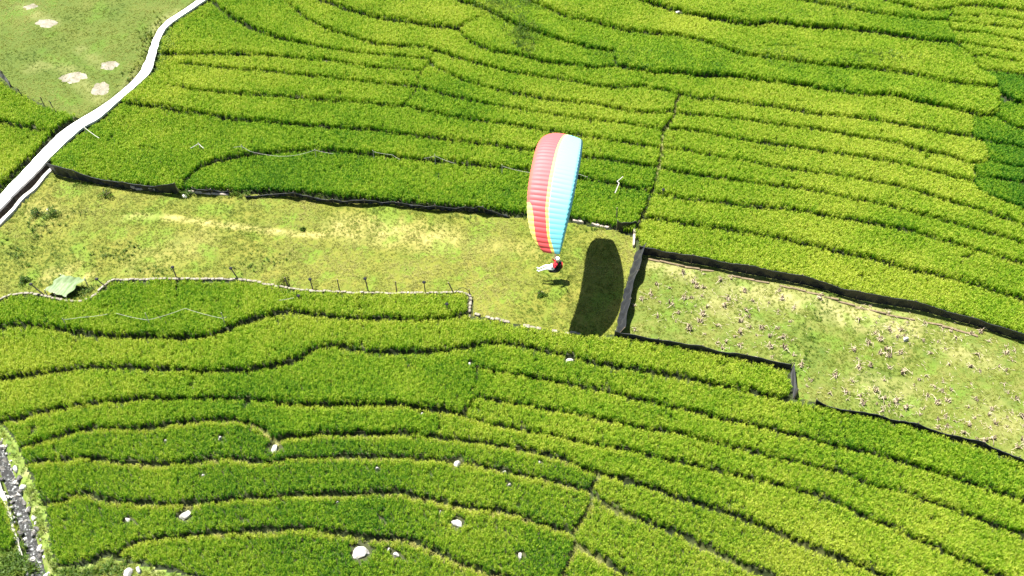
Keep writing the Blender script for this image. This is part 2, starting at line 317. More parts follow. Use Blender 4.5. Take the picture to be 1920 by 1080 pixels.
def f_stub(t, b):
    n1 = noise(t, .5, 6, .62); n2 = noise(t, 2.6, 6, .72)
    c1 = ramp(t, n1, [(.34, (.08, .14, .014)), (.5, (.145, .185, .03)), (.64, (.21, .20, .07)), (.76, (.28, .24, .12))])
    c2 = ramp(t, n2, [(.32, (.05, .095, .012)), (.5, (.13, .175, .028)), (.66, (.22, .22, .07)), (.8, (.36, .31, .18))])
    c = mix(t, .5, c1, c2); c = mix(t, attr(t, 'worn'), c, ramp(t, n2, [(.3, (.34, .29, .15)), (.7, (.58, .51, .34))])); c = mix(t, ramp(t, noise(t, .6, 3), [(.54, (0, 0, 0)), (.64, (.5, .5, .5))]), c, (.12, .23, .014)); c = mix(t, 1.0, c, (.68, .69, .47), 'MULTIPLY')
    t.links.new(c, b.inputs['Base Color']); bump(t, b, noise(t, 11, 4), .7, .08)
M_stub = mat('stubble_ground', f_stub)
M_bank = mat('bank_ground', noisy((.06, .12, .012), (.13, .18, .025), 1.6, .6, .06, (.22, .21, .09)))
M_conc = mat('road_concrete', noisy((.55, .53, .48), (.72, .70, .66), .9, .25, .01, (.80, .78, .74)), rough=.85)
M_wall = mat('wall_concrete', noisy((.34, .31, .27), (.62, .58, .52), 2.5, .5, .02))
M_bed = mat('ditch_mud', noisy((.012, .010, .007), (.04, .03, .02), 3, .5, .05), rough=.5)
def f_rock(t, b):
    n = noise(t, 5, 6, .7); t.links.new(ramp(t, n, [(.3, (.22, .205, .175)), (.5, (.40, .385, .35)), (.7, (.56, .545, .5))]), b.inputs['Base Color']); bump(t, b, noise(t, 22, 5), .6, .02)
M_rock = mat('pale_rock', f_rock, rough=.9)
M_rockd = mat('grey_rock', noisy((.03, .028, .024), (.09, .085, .075), 5, .6, .02, (.22, .21, .2)), rough=.8)
def f_net(t, b):
    n = noise(t, 6, 4); t.links.new(ramp(t, n, [(.3, (.003, .0035, .004)), (.7, (.010, .011, .013))]), b.inputs['Base Color'])
    b.inputs['Roughness'].default_value = .5; b.inputs['Sheen Weight'].default_value = .10; bump(t, b, noise(t, 30, 3), .3, .01)
M_net = mat('black_shade_net', f_net, spec=.5)
M_wood = mat('weathered_wood', noisy((.10, .075, .05), (.24, .19, .13), 9, .5, .01))
M_pale = mat('pale_bamboo', noisy((.30, .27, .20), (.48, .45, .36), 8, .3, .01))
M_dark = mat('dark_plastic', col=(.012, .012, .014), rough=.5)
M_rope = mat('white_twine', col=(.36, .35, .30), rough=.9)
M_straw = mat('dry_straw', noisy((.24, .19, .11), (.42, .35, .23), 4, .3, .01, (.55, .48, .35)))
M_stalk = mat('brown_stump', noisy((.10, .07, .045), (.28, .21, .14), 8, .5, .02))
M_tarp = mat('green_tarp', noisy((.075, .125, .04), (.14, .19, .08), 2.5, .3, .02), rough=.55)
M_mud = mat('dried_mud', noisy((.10, .09, .055), (.18, .16, .115), 1.6, .5, .04, (.28, .26, .21)), rough=.6)

# ------------------------------------------------------------------ helpers for objects
def tag(o, label=None, cat=None, group=None, kind=None):
    for k, v in (('label', label), ('category', cat), ('group', group), ('kind', kind)):
        if v: o[k] = v
    return o
def link(name, me, m=None, parent=None, loc=None):
    o = bpy.data.objects.new(name, me); C.objects.link(o)
    if m is not None and me is not None:
        for x in (m if isinstance(m, (list, tuple)) else [m]): me.materials.append(x)
    if parent: o.parent = parent
    if loc is not None: o.location = loc
    return o
def empty(name, loc, label, cat, group=None):
    o = bpy.data.objects.new(name, None); C.objects.link(o); o.location = loc; o.empty_display_size = .2
    return tag(o, label, cat, group)
def mesh(name, V, Fc, smooth=False):
    me = bpy.data.meshes.new(name); me.from_pydata([tuple(map(float, v)) for v in V], [], Fc); me.update()
    if smooth: me.polygons.foreach_set('use_smooth', [True]*len(me.polygons))
    return me
class MB:
    def __init__(s): s.v = []; s.f = []
    def tube(s, pts, r, n=6, cap=True):
        pts = [Vector(p) for p in pts]; rs = r if isinstance(r, (list, tuple)) else [r]*len(pts); b0 = len(s.v)
        for i, p in enumerate(pts):
            d = (pts[min(i+1, len(pts)-1)]-pts[max(i-1, 0)]).normalized()
            a = d.cross(Vector((.31, .2, .93)) if abs(d.z) < .9 else Vector((1, .1, 0))).normalized(); c = d.cross(a)
            for k in range(n):
                q = 2*math.pi*k/n; s.v.append(p+(a*math.cos(q)+c*math.sin(q))*rs[i])
        for i in range(len(pts)-1):
            for k in range(n):
                s.f.append((b0+i*n+k, b0+i*n+(k+1) % n, b0+(i+1)*n+(k+1) % n, b0+(i+1)*n+k))
        if cap:
            s.f.append(tuple(b0+k for k in reversed(range(n)))); s.f.append(tuple(b0+(len(pts)-1)*n+k for k in range(n)))
        return s
    def strip(s, pts, w, side=None):
        b0 = len(s.v); ws = w if isinstance(w, (list, tuple)) else [w]*len(pts); sd = side
        for p, q in zip(pts, ws): s.v += [Vector(p)-sd*q/2, Vector(p)+sd*q/2]
        for i in range(len(pts)-1): s.f.append((b0+2*i, b0+2*i+1, b0+2*i+3, b0+2*i+2))
        return s
    def mesh(s, name, smooth=False): return mesh(name, s.v, s.f, smooth)
    def build(s, name, m, parent=None, loc=None, smooth=False): return link(name, s.mesh(name, smooth), m, parent, loc)
def grid_faces(mask):
    """quads of the survey grid whose cell is in the mask (mask on cells)"""
    j, i = np.where(mask); a = j*NX+i
    return np.stack([a, a+1, a+NX+1, a+NX], 1)
def grid_object(name, faces, m, kind='structure', origin=(0, 0, 0), attrs=None):
    used, inv = np.unique(faces, return_inverse=True); inv = inv.reshape(-1, 4)
    V = np.stack([GX.ravel()[used]-origin[0], GY.ravel()[used]-origin[1], Z.ravel()[used]-origin[2]], 1)
    me = bpy.data.meshes.new(name)
    me.vertices.add(len(V)); me.vertices.foreach_set('co', V.astype(np.float32).ravel())
    me.loops.add(len(inv)*4); me.loops.foreach_set('vertex_index', inv.astype(np.int32).ravel())
    me.polygons.add(len(inv)); me.polygons.foreach_set('loop_start', np.arange(0, len(inv)*4, 4, dtype=np.int32))
    me.update(calc_edges=True); me.polygons.foreach_set('use_smooth', np.ones(len(inv), bool))
    for k, A in (attrs or {}).items():
        at_ = me.attributes.new(k, 'FLOAT', 'POINT'); at_.data.foreach_set('value', A.ravel()[used].astype(np.float32))
    o = link(name, me, m, None, origin)
    if kind: o['kind'] = kind
    return o

# ------------------------------------------------------------------ the ground
gs = mesh('ground', [(-500, -400, SLOPE*-400-1.6), (500, -400, SLOPE*-400-1.6), (500, 700, SLOPE*700-1.6), (-500, 700, SLOPE*700-1.6)], [(0, 1, 2, 3)])
tag(link('ground', gs, M_bank), 'green hillside running on beyond the terraced fields', 'ground', kind='structure')
def cellmask(m): return m[:-1, :-1]
cl = np.zeros((NY-1, NX-1), int)                            # 0 bunds, 1 pasture, 2 stubble, 3 meadow, 4 bank, 5 channel, 10+ plots
cl[cellmask(m_past)] = 1; cl[cellmask(m_stub)] = 2; cl[cellmask(m_mead)] = 3; cl[cellmask(m_bank)] = 4; cl[cellmask(m_chan)] = 5
pl = cellmask(L2); cl[pl > 0] = 10+pl[pl > 0]
def worn(paths):
    d = np.full(GX.shape, 0.0)
    for wd, st, pts in paths:
        q = seg_dist([(0, smooth_line(line(pts)))], reach=wd*2.2)
        d = np.maximum(d, st*np.clip(1-(q/wd)**1.5, 0, 1)*(.35+.6*vnoise(GX, GY, .6, 12)))
    return np.clip(d, 0, 1)
W_past = worn([(.40, 1.05, [(235,408),(270,404),(330,410),(400,420),(480,430),(560,439),(640,441),(720,440)]), (1.6, .85, [(640,425),(690,432),(760,440),(830,448)]),
               (.3, .5, [(150,480),(152,500),(140,515)]), (1.6, .4, [(260,490),(330,470),(380,450)]), (1.0, .35, [(880,455),(1000,470)]), (.8, .7, [(92,518),(120,508),(160,520)]), (1.2,.5,[(100,400),(60,392)])])
W_stub = worn([(1.0, .8, [(1230,497),(1290,510)]), (1.4, .8, [(1380,535),(1440,548),(1500,560)]), (1.5, .95, [(1560,580),(1620,592),(1690,606)]), (1.2, .4, [(1330,560),(1400,600)]), (1.3, .4, [(1620,720),(1700,740)]), (1.2,.5,[(1780,650),(1850,680)]), (1.5,.4,[(1850,760),(1900,800)])])
W_mead = worn([(.9, .5, [(60,130),(110,120),(160,165),(215,200)]), (.7, .4, [(150,90),(190,125)]), (.8, .5, [(70,30),(100,45),(40,10)]), (.7,.6,[(290,60),(300,40),(330,22)]), (.5,.4,[(230,165),(262,130)])])
UP8 = lambda pts: [(x, y+9) for x, y in pts]
W_bund = worn([(.22, 1.1, UP8([(1272,172),(1270,185),(1263,213),(1245,240),(1241,277),(1233,317)])), (.25, 1.0, UP8([(1202,403),(1195,425)])), (.3, .8, [(1112,935),(1118,945),(1102,968),(1080,1000),(1086,1020)]), (.3, .9, [(1080,1022),(1107,1040),(1133,1057)]),
   (.3, .9, [(1140,952),(1190,975)]), (.25, .8, [(1460,1000),(1500,1022),(1560,1045)]), (.25, .7, [(1300,1020),(1350,1045),(1400,1070)]), (.3, 1.0, [(480,800),(520,830)]), (.3, .9, [(830,866),(885,872)]), (.3,.9,[(1110,885),(1135,896)]), (.25,.8,[(700,115),(690,125)])])
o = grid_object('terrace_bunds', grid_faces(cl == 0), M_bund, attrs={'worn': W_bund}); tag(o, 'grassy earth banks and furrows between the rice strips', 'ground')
o = grid_object('pasture', grid_faces(cl == 1), M_past, attrs={'worn': W_past}); tag(o, 'mown yellow green pasture in the middle below the canopy', 'pasture')
o = grid_object('stubble_field', grid_faces(cl == 2), M_stub, attrs={'worn': W_stub}); tag(o, 'rough harvested field with dry stumps at the right', 'field')
o = grid_object('meadow', grid_faces(cl == 3), M_mead, attrs={'worn': W_mead}); tag(o, 'trampled meadow with mud patches left of the road', 'meadow')
o = grid_object('stream_bank', grid_faces(cl == 4), M_bank); tag(o, 'pale grassy bank beside the stream at bottom left', 'bank')
o = grid_object('ditch_bed', grid_faces(cl == 5), M_bed); tag(o, 'dark muddy bed of the ditch beside the road', 'ditch')

# road slab and retaining wall
def ribbon(name, A, B, top, depth, m, za=None):
    V = []; Fc = []
    for a, b in zip(A, B):
        zl = SLOPE*a[1]+top; zr = SLOPE*b[1]+top
        V += [(a[0], a[1], zl), (b[0], b[1], zr), (b[0], b[1], zr-depth), (a[0], a[1], zl-depth)]
    for i in range(len(A)-1):
        k = 4*i
        Fc += [(k, k+1, k+5, k+4), (k+1, k+2, k+6, k+5), (k+3, k, k+4, k+7)]
    return link(name, mesh(name, V, Fc), m)
def resample(P, n):
    P = smooth_line(P, .2); s = np.concatenate([[0], np.cumsum(np.linalg.norm(np.diff(P, axis=0), axis=1))])
    t = np.linspace(0, s[-1], n); return np.stack([np.interp(t, s, P[:, k]) for k in range(P.shape[1])], 1)
A, B = resample(line(ROAD_L), 220), resample(line(ROAD_R), 220)
jit = lambda n, s: (vnoise(np.arange(n), np.zeros(n), 2.0, s)-.5)[:, None]*.10
A += jit(220, 31); B += jit(220, 32)
emb = ribbon('road_embankment', A+(B-A)*.02, B+(A-B)*.02, -.06, 1.2, mat('embankment_stone_shade', noisy((.010, .009, .007), (.035, .028, .02), 3.5, .8, .08, (.16, .14, .12)), rough=.8)); tag(emb, 'stone embankment with painted-in shade under the concrete road', 'embankment', kind='structure')  # shade on the road's side face is painted into this near-black stone colour
tag(ribbon('road', A, B, .10, .16, M_conc), 'narrow white concrete road curving along the left', 'road', kind='structure')
wc = resample(line(WALL), 70); d = np.gradient(wc, axis=0); d /= np.linalg.norm(d, axis=1)[:, None]; nrm = np.stack([-d[:, 1], d[:, 0]], 1)
tag(ribbon('retaining_wall', wc-nrm*(.12+jit(70, 4)*.4), wc+nrm*(.12+jit(70, 5)*.4), .12, 1.3, M_wall), 'thin pale retaining wall along the ditch beside the road', 'wall')
wv = []; wf = []
for i, p in enumerate(stream_l):
    dd = stream_l[min(i+1, len(stream_l)-1)]-stream_l[max(i-1, 0)]; dd /= np.linalg.norm(dd); nn = np.array([-dd[1], dd[0]])
    for k in (-.36, -.12, .12, .36): q = p+nn*k; wv.append((q[0], q[1], SLOPE*p[1]-.36))
    if i: wf += [(4*i-4+k, 4*i-3+k, 4*i+1+k, 4*i+k) for k in range(3)]
def f_water(t, b):
    n = noise(t, 5.0, 6, .8); t.links.new(ramp(t, n, [(.42, (.002, .0025, .002)), (.52, (.006, .007, .006)), (.58, (.10, .105, .10)), (.64, (.42, .43, .43))]), b.inputs['Base Color'])
    b.inputs['Roughness'].default_value = .6; b.inputs['Specular IOR Level'].default_value = .2; bump(t, b, noise(t, 7, 4), .3, .03)
sl = resample(line(STREAM), 90); d = np.gradient(sl, axis=0); d /= np.linalg.norm(d, axis=1)[:, None]; nrm = np.stack([-d[:, 1], d[:, 0]], 1)
tag(ribbon('stream_wall', sl-nrm*(.60+jit(90, 6)), sl-nrm*(.44+jit(90, 7)), .04, .8, M_wall), 'broken pale concrete edge on the left side of the stream', 'wall')
tag(link('stream', mesh('stream', wv, wf), mat('stream_water', f_water, spec=.5)), 'small foaming stream running down at bottom left', 'stream', kind='structure')

# ------------------------------------------------------------------ plants
def blade(mb, al, base, az, lean, h, wd, n=3, droop=0.0):
    side = Vector((-math.sin(az), math.cos(az), 0)); d = Vector((math.cos(az), math.sin(az), 0)); b0 = len(mb.v)
    for i in range(n+1):
        t = i/n; p = base + d*(lean*t**1.35) + Vector((0, 0, h*((1-(1-t)**1.9)-droop*t**2.5))); ww = wd*(1-t**2*.9)*(.65+.35*min(1, t*3))
        if i == n: mb.v.append(p); al.append(1.0)
        else: mb.v += [p-side*ww/2, p+side*ww/2]; al += [t, t]
    for i in range(n-1): mb.f.append((b0+2*i, b0+2*i+1, b0+2*i+3, b0+2*i+2))
    mb.f.append((b0+2*n-2, b0+2*n-1, b0+2*n))
def proto(name, nb, h, spread, wd, ears=0, seed=0, mats=(None,)):
    rnd = random.Random(seed); mb = MB(); al = []
    for k in range(nb):
        az = rnd.uniform(0, 6.283); r = rnd.uniform(0, .05)
        blade(mb, al, Vector((r*math.cos(az), r*math.sin(az), 0)), az+rnd.uniform(-.5, .5), spread*rnd.uniform(.3, 1.15), h*rnd.uniform(.62, 1.05), wd*rnd.uniform(.8, 1.25), 3, rnd.uniform(.05, .32))
    nf = len(mb.f)
    for k in range(ears):
        az = rnd.uniform(0, 6.283); e = []
        blade(mb, al, Vector((0, 0, h*.35)), az, spread*rnd.uniform(.5, 1.1), h*rnd.uniform(.62, .78), wd*1.25, 3, rnd.uniform(.25, .45))
    me = mb.mesh(name); me.attributes.new('along', 'FLOAT', 'POINT').data.foreach_set('value', al)
    for m in mats: me.materials.append(m)
    if ears: me.polygons.foreach_set('material_index', [0]*nf+[1]*(len(mb.f)-nf))
    return bpy.data.objects.new(name, me)
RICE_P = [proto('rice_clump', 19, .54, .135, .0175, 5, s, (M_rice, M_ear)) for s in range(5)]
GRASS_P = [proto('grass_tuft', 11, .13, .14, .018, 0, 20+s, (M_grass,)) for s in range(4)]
WEED_P = [proto('weed_tuft', 14, .36, .30, .035, 0, 40+s, (M_grass,)) for s in range(4)]
def scatter_group(name, protos):
    g = bpy.data.node_groups.new(name, 'GeometryNodeTree')
    g.interface.new_socket('Geometry', in_out='INPUT', socket_type='NodeSocketGeometry'); g.interface.new_socket('Geometry', in_out='OUTPUT', socket_type='NodeSocketGeometry')
    i = g.nodes.new('NodeGroupInput'); o = g.nodes.new('NodeGroupOutput'); ip = g.nodes.new('GeometryNodeInstanceOnPoints'); j = g.nodes.new('GeometryNodeJoinGeometry')
    for p in protos:
        q = g.nodes.new('GeometryNodeObjectInfo'); q.inputs['Object'].default_value = p; q.inputs['As Instance'].default_value = True
        g.links.new(q.outputs['Geometry'], j.inputs[0])
    def na(nm, typ):
        n = g.nodes.new('GeometryNodeInputNamedAttribute'); n.data_type = typ; n.inputs['Name'].default_value = nm; return n.outputs[0]
    ip.inputs['Pick Instance'].default_value = True
    g.links.new(i.outputs[0], ip.inputs['Points']); g.links.new(j.outputs[0], ip.inputs['Instance']); g.links.new(na('pick', 'INT'), ip.inputs['Instance Index'])
    g.links.new(na('rot', 'FLOAT_VECTOR'), ip.inputs['Rotation']); g.links.new(na('scl', 'FLOAT_VECTOR'), ip.inputs['Scale']); g.links.new(ip.outputs[0], o.inputs[0])
    return g
G_rice, G_grass, G_weed = scatter_group('rice_scatter', RICE_P), scatter_group('grass_scatter', GRASS_P), scatter_group('weed_scatter', WEED_P)
def scatter(name, P, tint, hs, group, nvar, parent=None, origin=(0, 0, 0), ws=None, tilt=.10):
    n = len(P); me = bpy.data.meshes.new(name); me.vertices.add(n); me.vertices.foreach_set('co', (P-np.array(origin)).astype(np.float32).ravel())
    rot = np.stack([RNG.normal(0, tilt, n), RNG.normal(0, tilt, n), RNG.uniform(0, 6.283, n)], 1)
    ws = hs if ws is None else ws
    for nm, typ, key, arr in (('tint', 'FLOAT', 'value', tint), ('pick', 'INT', 'value', RNG.integers(0, nvar, n)), ('rot', 'FLOAT_VECTOR', 'vector', rot), ('scl', 'FLOAT_VECTOR', 'vector', np.stack([ws, ws, hs], 1))):
        a = me.attributes.new(nm, typ, 'POINT'); a.data.foreach_set(key, np.ascontiguousarray(arr).astype(np.int32 if typ == 'INT' else np.float32).ravel())
    o = link(name, me, None, parent)
    if not parent: o.location = origin
    md = o.modifiers.new('scatter', 'NODES'); md.node_group = group
    o['kind'] = 'stuff'; return o

# boulders first: crop leaves room for them.  (px, py, width in px, tall factor, label)
BOULDERS = [
 (675,1030,40,.5,'largest white boulder in the rice near the bottom edge'),(728,1024,12,.9,'small upright white rock right of the largest boulder'),(742,1034,16,.6,'low white rock beside the small upright one near the bottom edge'),
 (345,963,27,.6,'white boulder alone in the lower left strip with dry weeds behind it'),(238,971,15,.9,'slanted small white boulder left of the lone boulder in the lower left'),
 (412,819,13,.8,'small white rock in the short strip left of the rock pile'),(513,836,26,.6,'pale rock heap at the pinched end of the short strip'),
 (310,824,10,.6,'little pale rock at the left of the short strip'),(380,890,10,.7,'little pale rock in the strip under the short strip'),
 (856,977,27,.6,'flat white boulder in the lower middle strip'),(826,956,9,.7,'pebble sized white rock up left of the flat middle boulder'),(975,1040,16,.6,'white rock with bare soil near the bottom right divider'),
 (707,876,10,.8,'pale rock beside a dark hole in a middle strip'),(955,907,12,.8,'round white rock in the strip left of the divider'),(946,879,11,.7,'small white rock on the bund above the round one'),
 (858,864,20,.4,'flat pale slab lying on a bund in the lower middle'),(880,678,12,.8,'rock with brown soil beside the upper divider of the lower terraces'),(1068,670,18,.6,'white rock on the bund below the glider shadow'),
 (791,773,10,.7,'small white rock on the bund left of the lower divider'),(632,939,8,1.0,'thin white rock poking up in a lower left strip'),(240,1071,28,.7,'big pale boulder cut by the bottom edge at left'),(258,1066,18,.6,'pale boulder joined to the big one at the bottom left edge'),
 (1700,632,14,.9,'white upright stone standing among the dry stumps'),(765,549,11,.7,'white stone on the pasture edge above the stone edging'),(982,611,9,.8,'white stone at the lower pasture edge left of the shadow'),
 (88,389,9,.7,'small white stone by the bushes at the upper left of the pasture'),(345,365,16,.5,'white stone at the end of the sagging net'),(1270,25,12,.5,'white slab lying on a far bund near the top edge'),
 (1012,865,10,.6,'pale stone in the narrow strip above the lower divider'),
]
rock_me = []
for s in range(5):
    bm = bmesh.new(); bmesh.ops.create_icosphere(bm, subdivisions=2, radius=1); rr = random.Random(s)
    cuts = [(Vector((rr.gauss(0, 1), rr.gauss(0, 1), rr.gauss(0, .8))).normalized(), rr.uniform(.50, .82)) for _ in range(11)]
    for v in bm.verts:
        for nn, dd in cuts:
            e = v.co.dot(nn)-dd
            if e > 0: v.co -= nn*e
        v.co *= 1+rr.uniform(-.05, .05)
    me = bpy.data.meshes.new('boulder'); bm.to_mesh(me); bm.free(); me.materials.append(M_rock); rock_me.append(me)
rock_dark = []
for me in rock_me:
    q = me.copy(); q.materials.clear(); q.materials.append(M_rockd); rock_dark.append(q)
rock_at = []
for i, (px, py, wd, tall, lab) in enumerate(BOULDERS):
    p = at(px, py, .25 if py > 630 else .1); sc = DIST/ (np.dot(p-CAM, FW)); r = wd/2/(F_PX/np.dot(p-CAM, FW))
    rock_at.append((p[0], p[1], r*(.78 if wd < 14 else .95), tall*.85, lab))

# ------------------------------------------------------------------ rice plots
#  crop look by place: (px, py, tint, height, label)
PLOTS = [
 # below the pasture, left of the divider, from the top
 (355,567,0.56,1.0,'rice bed enclosed by the wavy white stone edging, crossed by zigzag twine'),
 (610,612,0.70,1.0,'long wavy rice strip just under the stone edged bed, reaching past the glider shadow'),
 (575,705,0.62,1.0,'broad wavy rice strip second below the stone edged bed, ending at the divider'),
 (438,760,0.56,1.0,'rice strip third below the stone edged bed, ending at a small gap'),
 (308,823,0.48,.86,'short olive rice strip left of the pale rock heap'),
 (804,832,0.50,.86,'narrow rice strip right of the pale rock heap'),
 (582,884,0.54,.86,'long rice strip just below the pale rock heap'),
 (635,956,0.50,.86,'rice strip holding the lone white boulder and the flat middle boulder'),
 (549,1031,0.52,.86,'bottom rice strip holding the largest white boulder'),
 (9,986,0.50,.9,'tiny rice patch left of the stream at the left edge'),
 # below the pasture, right of the divider, from the top
 (1458,769,0.66,1.0,'widening rice strip right below the lower nets of the stubble field'),
 (1373,807,0.72,1.0,'rice strip second below the lower nets on the right'),
 (1484,884,0.72,1.0,'rice strip third below the lower nets on the right'),
 (1429,938,0.70,1.0,'long rice strip fourth below the lower nets, reaching left to the small gap'),
 (1368,997,0.68,.92,'rice strip fifth below the lower nets, starting at the lower divider'),
 (1211,1026,0.70,.88,'pale rice strip sixth below the lower nets beside the lower divider'),
 (1101,1055,0.70,.88,'rice corner at the bottom edge right of the lower divider'),
 # above the pasture, between the road and the canopy
 (794,335,0.40,1.0,'deep green rice strip right above the long low net behind the canopy'),
 (383,253,0.52,1.0,'broad rice strip beside the road crossed by the long white twine'),
 (631,194,0.65,1.0,'rice strip starting at the road bend, second above the long white twine'),
 (525,154,0.70,1.0,'short rice strip ending at the small divider left of the canopy top'),
 (542,118,0.70,1.0,'thin rice strip between two close furrows left of the small divider'),
 (425,59,0.68,1.0,'rice strip touching the road at the top of its bend'),
 (546,39,0.72,1.0,'curved rice strip second from the road at the top edge'),
 (809,63,0.72,1.0,'rice strip sweeping from the top edge down to the small bund above the canopy'),
 (791,19,0.72,1.0,'pointed rice strip at the top edge left of the tall grass'),
 # above the canopy
 (991,218,0.62,1.0,'rice strip just above the top of the canopy, left of the pale divider'),
 (970,186,0.66,1.0,'second rice strip above the top of the canopy, left of the pale divider'),
 (1044,163,0.72,1.0,'third rice strip above the canopy, ending in a blunt tip at the right'),
 (981,73,0.62,1.05,'rice plot with the tall bright grass clump in it'),
 # right of the pale divider, from the bottom
 (1546,494,0.72,1.0,'wide rice strip directly behind the tall black net'),
 (1606,440,0.74,1.0,'second rice strip behind the tall black net'),
 (1526,372,0.72,1.0,'third rice strip behind the tall black net'),
 (1565,341,0.76,1.0,'fourth rice strip behind the tall black net'),
 (1574,302,0.76,1.0,'fifth rice strip behind the tall black net, below the dark green patch'),
 (1538,258,0.75,1.0,'sixth rice strip behind the tall net, ending at the dark green patch'),
 (1598,231,0.77,1.0,'seventh rice strip behind the tall net, with a hooked right end'),
 (1524,183,0.77,1.0,'bright yellow green rice strip with a square right end by the dark green patch'),
 (1321,103,0.58,1.1,'uneven green rice strip with long grass right of the tall grass clump'),
 (1493,75,0.72,1.05,'broad yellowish rice strip with faint furrows in the upper right'),
 (1523,21,0.60,1.05,'mixed green rice strip above the darkest far furrow at the top right'),
 (1672,12,0.65,1.05,'small wedge of rice at the top edge left of the thin pale strips'),
 (1780,6,0.74,1.0,'rice at the very top edge on the right'),
 # thin pale strips in the top right corner
 (1846,16,0.81,.95,'topmost of the thin pale rice strips in the top right corner'),(1861,32,0.81,.95,'second of the thin pale rice strips in the top right corner'),(1860,50,0.83,.95,'third of the thin pale rice strips in the top right corner'),
 (1858,70,0.83,.95,'fourth of the thin pale rice strips in the top right corner'),(1867,94,0.81,.95,'fifth of the thin pale rice strips in the top right corner'),(1873,115,0.79,.95,'lowest of the thin pale rice strips in the top right corner'),
 # dark green patch at the right edge
 (1895,155,0.22,1.05,'topmost dark green rice plot at the right edge'),(1899,207,0.22,1.05,'second dark green rice plot at the right edge'),(1868,237,0.22,1.05,'third dark green rice plot at the right edge'),
 (1886,285,0.22,1.05,'fourth dark green rice plot at the right edge'),(1876,317,0.22,1.05,'fifth dark green rice plot at the right edge'),(1881,350,0.22,1.05,'lowest dark green rice plot at the right edge'),
 # west of the road
 (27,269,0.68,1.0,'lower of the two rice plots left of the road'),(46,202,0.70,1.0,'upper rice plot left of the road below the meadow'),
]
plot_info = {}
for px, py, ti, hh, lab in PLOTS:
    p = at(px, py, TOP); i = int(round((p[0]-gx[0])/CELL)); j = int(round((p[1]-gy[0])/CELL)); k = L2[j, i] if 0 <= i < NX and 0 <= j < NY else 0
    if k and k not in plot_info: plot_info[k] = (ti, hh, lab)
    else: print('PLOT SEED MISS', px, py, k, lab, plot_info.get(k))
SP = .128
for k in range(1, len(ids)+1):
    cm = (pl == k)
    if not cm.any(): continue
    jj, ii = np.where(L2 == k); x0, x1, y0, y1 = gx[ii.min()], gx[ii.max()], gy[jj.min()], gy[jj.max()]
    cx, cy = float(GX[L2 == k].mean()), float(GY[L2 == k].mean()); org = (cx, cy, float(zat(cx, cy)))
    ti, hh, lab = plot_info.get(k, (.55, 1.0, None))
    if lab is None and not ((PX[jj, ii] > -20) & (PX[jj, ii] < 1940) & (PY[jj, ii] > -20) & (PY[jj, ii] < 1100)).any(): continue
    if lab is None:
        c = np.argmin((GX[jj, ii]-cx)**2+(GY[jj, ii]-cy)**2); a, b = to_px(GX[jj[c], ii[c]], GY[jj[c], ii[c]], Z[jj[c], ii[c]]+TOP)
        print('PLOT %d at (%d,%d) area %.1f' % (k, a, b, len(ii)*CELL*CELL)); lab = 'strip of ripening rice on the terraces'
    po = grid_object('rice_plot', grid_faces(cm), M_soil, None, org); tag(po, lab, 'rice field', 'terraced rice strips')
    th = .12*math.sin(k*1.7)-.12
    nx_, ny_ = int((x1-x0)/SP)+8, int((y1-y0)/SP)+8
    u, v = np.meshgrid(np.arange(-6, nx_+6), np.arange(-6, ny_+6)); u = u.ravel()*SP; v = v.ravel()*SP
    mx, my = (x0+x1)/2, (y0+y1)/2; u -= u.mean(); v -= v.mean()
    ext = max(1.0, 1+abs(th)*max(nx_, ny_)/max(1, min(nx_, ny_)))
    if ext > 1.02:
        n2 = int(max(nx_, ny_)*abs(th))+6; u, v = np.meshgrid((np.arange(nx_+2*6+n2)-(nx_+12+n2)/2)*SP, (np.arange(ny_+12+n2)-(ny_+12+n2)/2)*SP); u = u.ravel(); v = v.ravel()
    x = mx+u*math.cos(th)-v*math.sin(th)+RNG.normal(0, .028, len(u)); y = my+u*math.sin(th)+v*math.cos(th)+RNG.normal(0, .035, len(u))
    i = np.round((x-gx[0])/CELL).astype(int); j = np.round((y-gy[0])/CELL).astype(int)
    ok = (i >= 0) & (i < NX) & (j >= 0) & (j < NY); x, y, i, j = x[ok], y[ok], i[ok], j[ok]
    ok = L2[j, i] == k
    thin = vnoise(x, y, .8, 21)
    ok &= ~((thin > .93) & (RNG.random(len(x)) < .6)) & (RNG.random(len(x)) > .06)
    for (bx_, by_, br, _, _) in rock_at: ok &= np.hypot(x-bx_, y-by_) > br+.08
    x, y = x[ok], y[ok]
    if len(x) < 3: continue
    t = ti + (vnoise(x, y, 5.5, 2)-.5)*.42 + (vnoise(x, y, 1.4, 4)-.5)*.26 + RNG.normal(0, .14, len(x))
    jn = np.clip(np.round((y+.24-gy[0])/CELL).astype(int), 0, NY-1); i_ = np.round((x-gx[0])/CELL).astype(int)
    far_edge = (L2[jn, i_] != k) & (y < 2)                   # dry, yellowed plants along the upper rim of the lower strips
    lowleft = (y < -8.5) & (x < 6)
    t = t+np.where(far_edge, np.where(lowleft, .62, .20)*RNG.uniform(.3, 1.2, len(x)), 0)
    hs = hh*(.95+.14*vnoise(x, y, 2.5, 7))*RNG.uniform(.86, 1.08, len(x))
    P = np.stack([x, y, zat(x, y)-.02], 1)
    scatter('rice_plants', P, np.clip(t, 0, 1), hs, G_rice, 5, po, org, ws=np.clip(hs, .8, 1.2)*1.05)

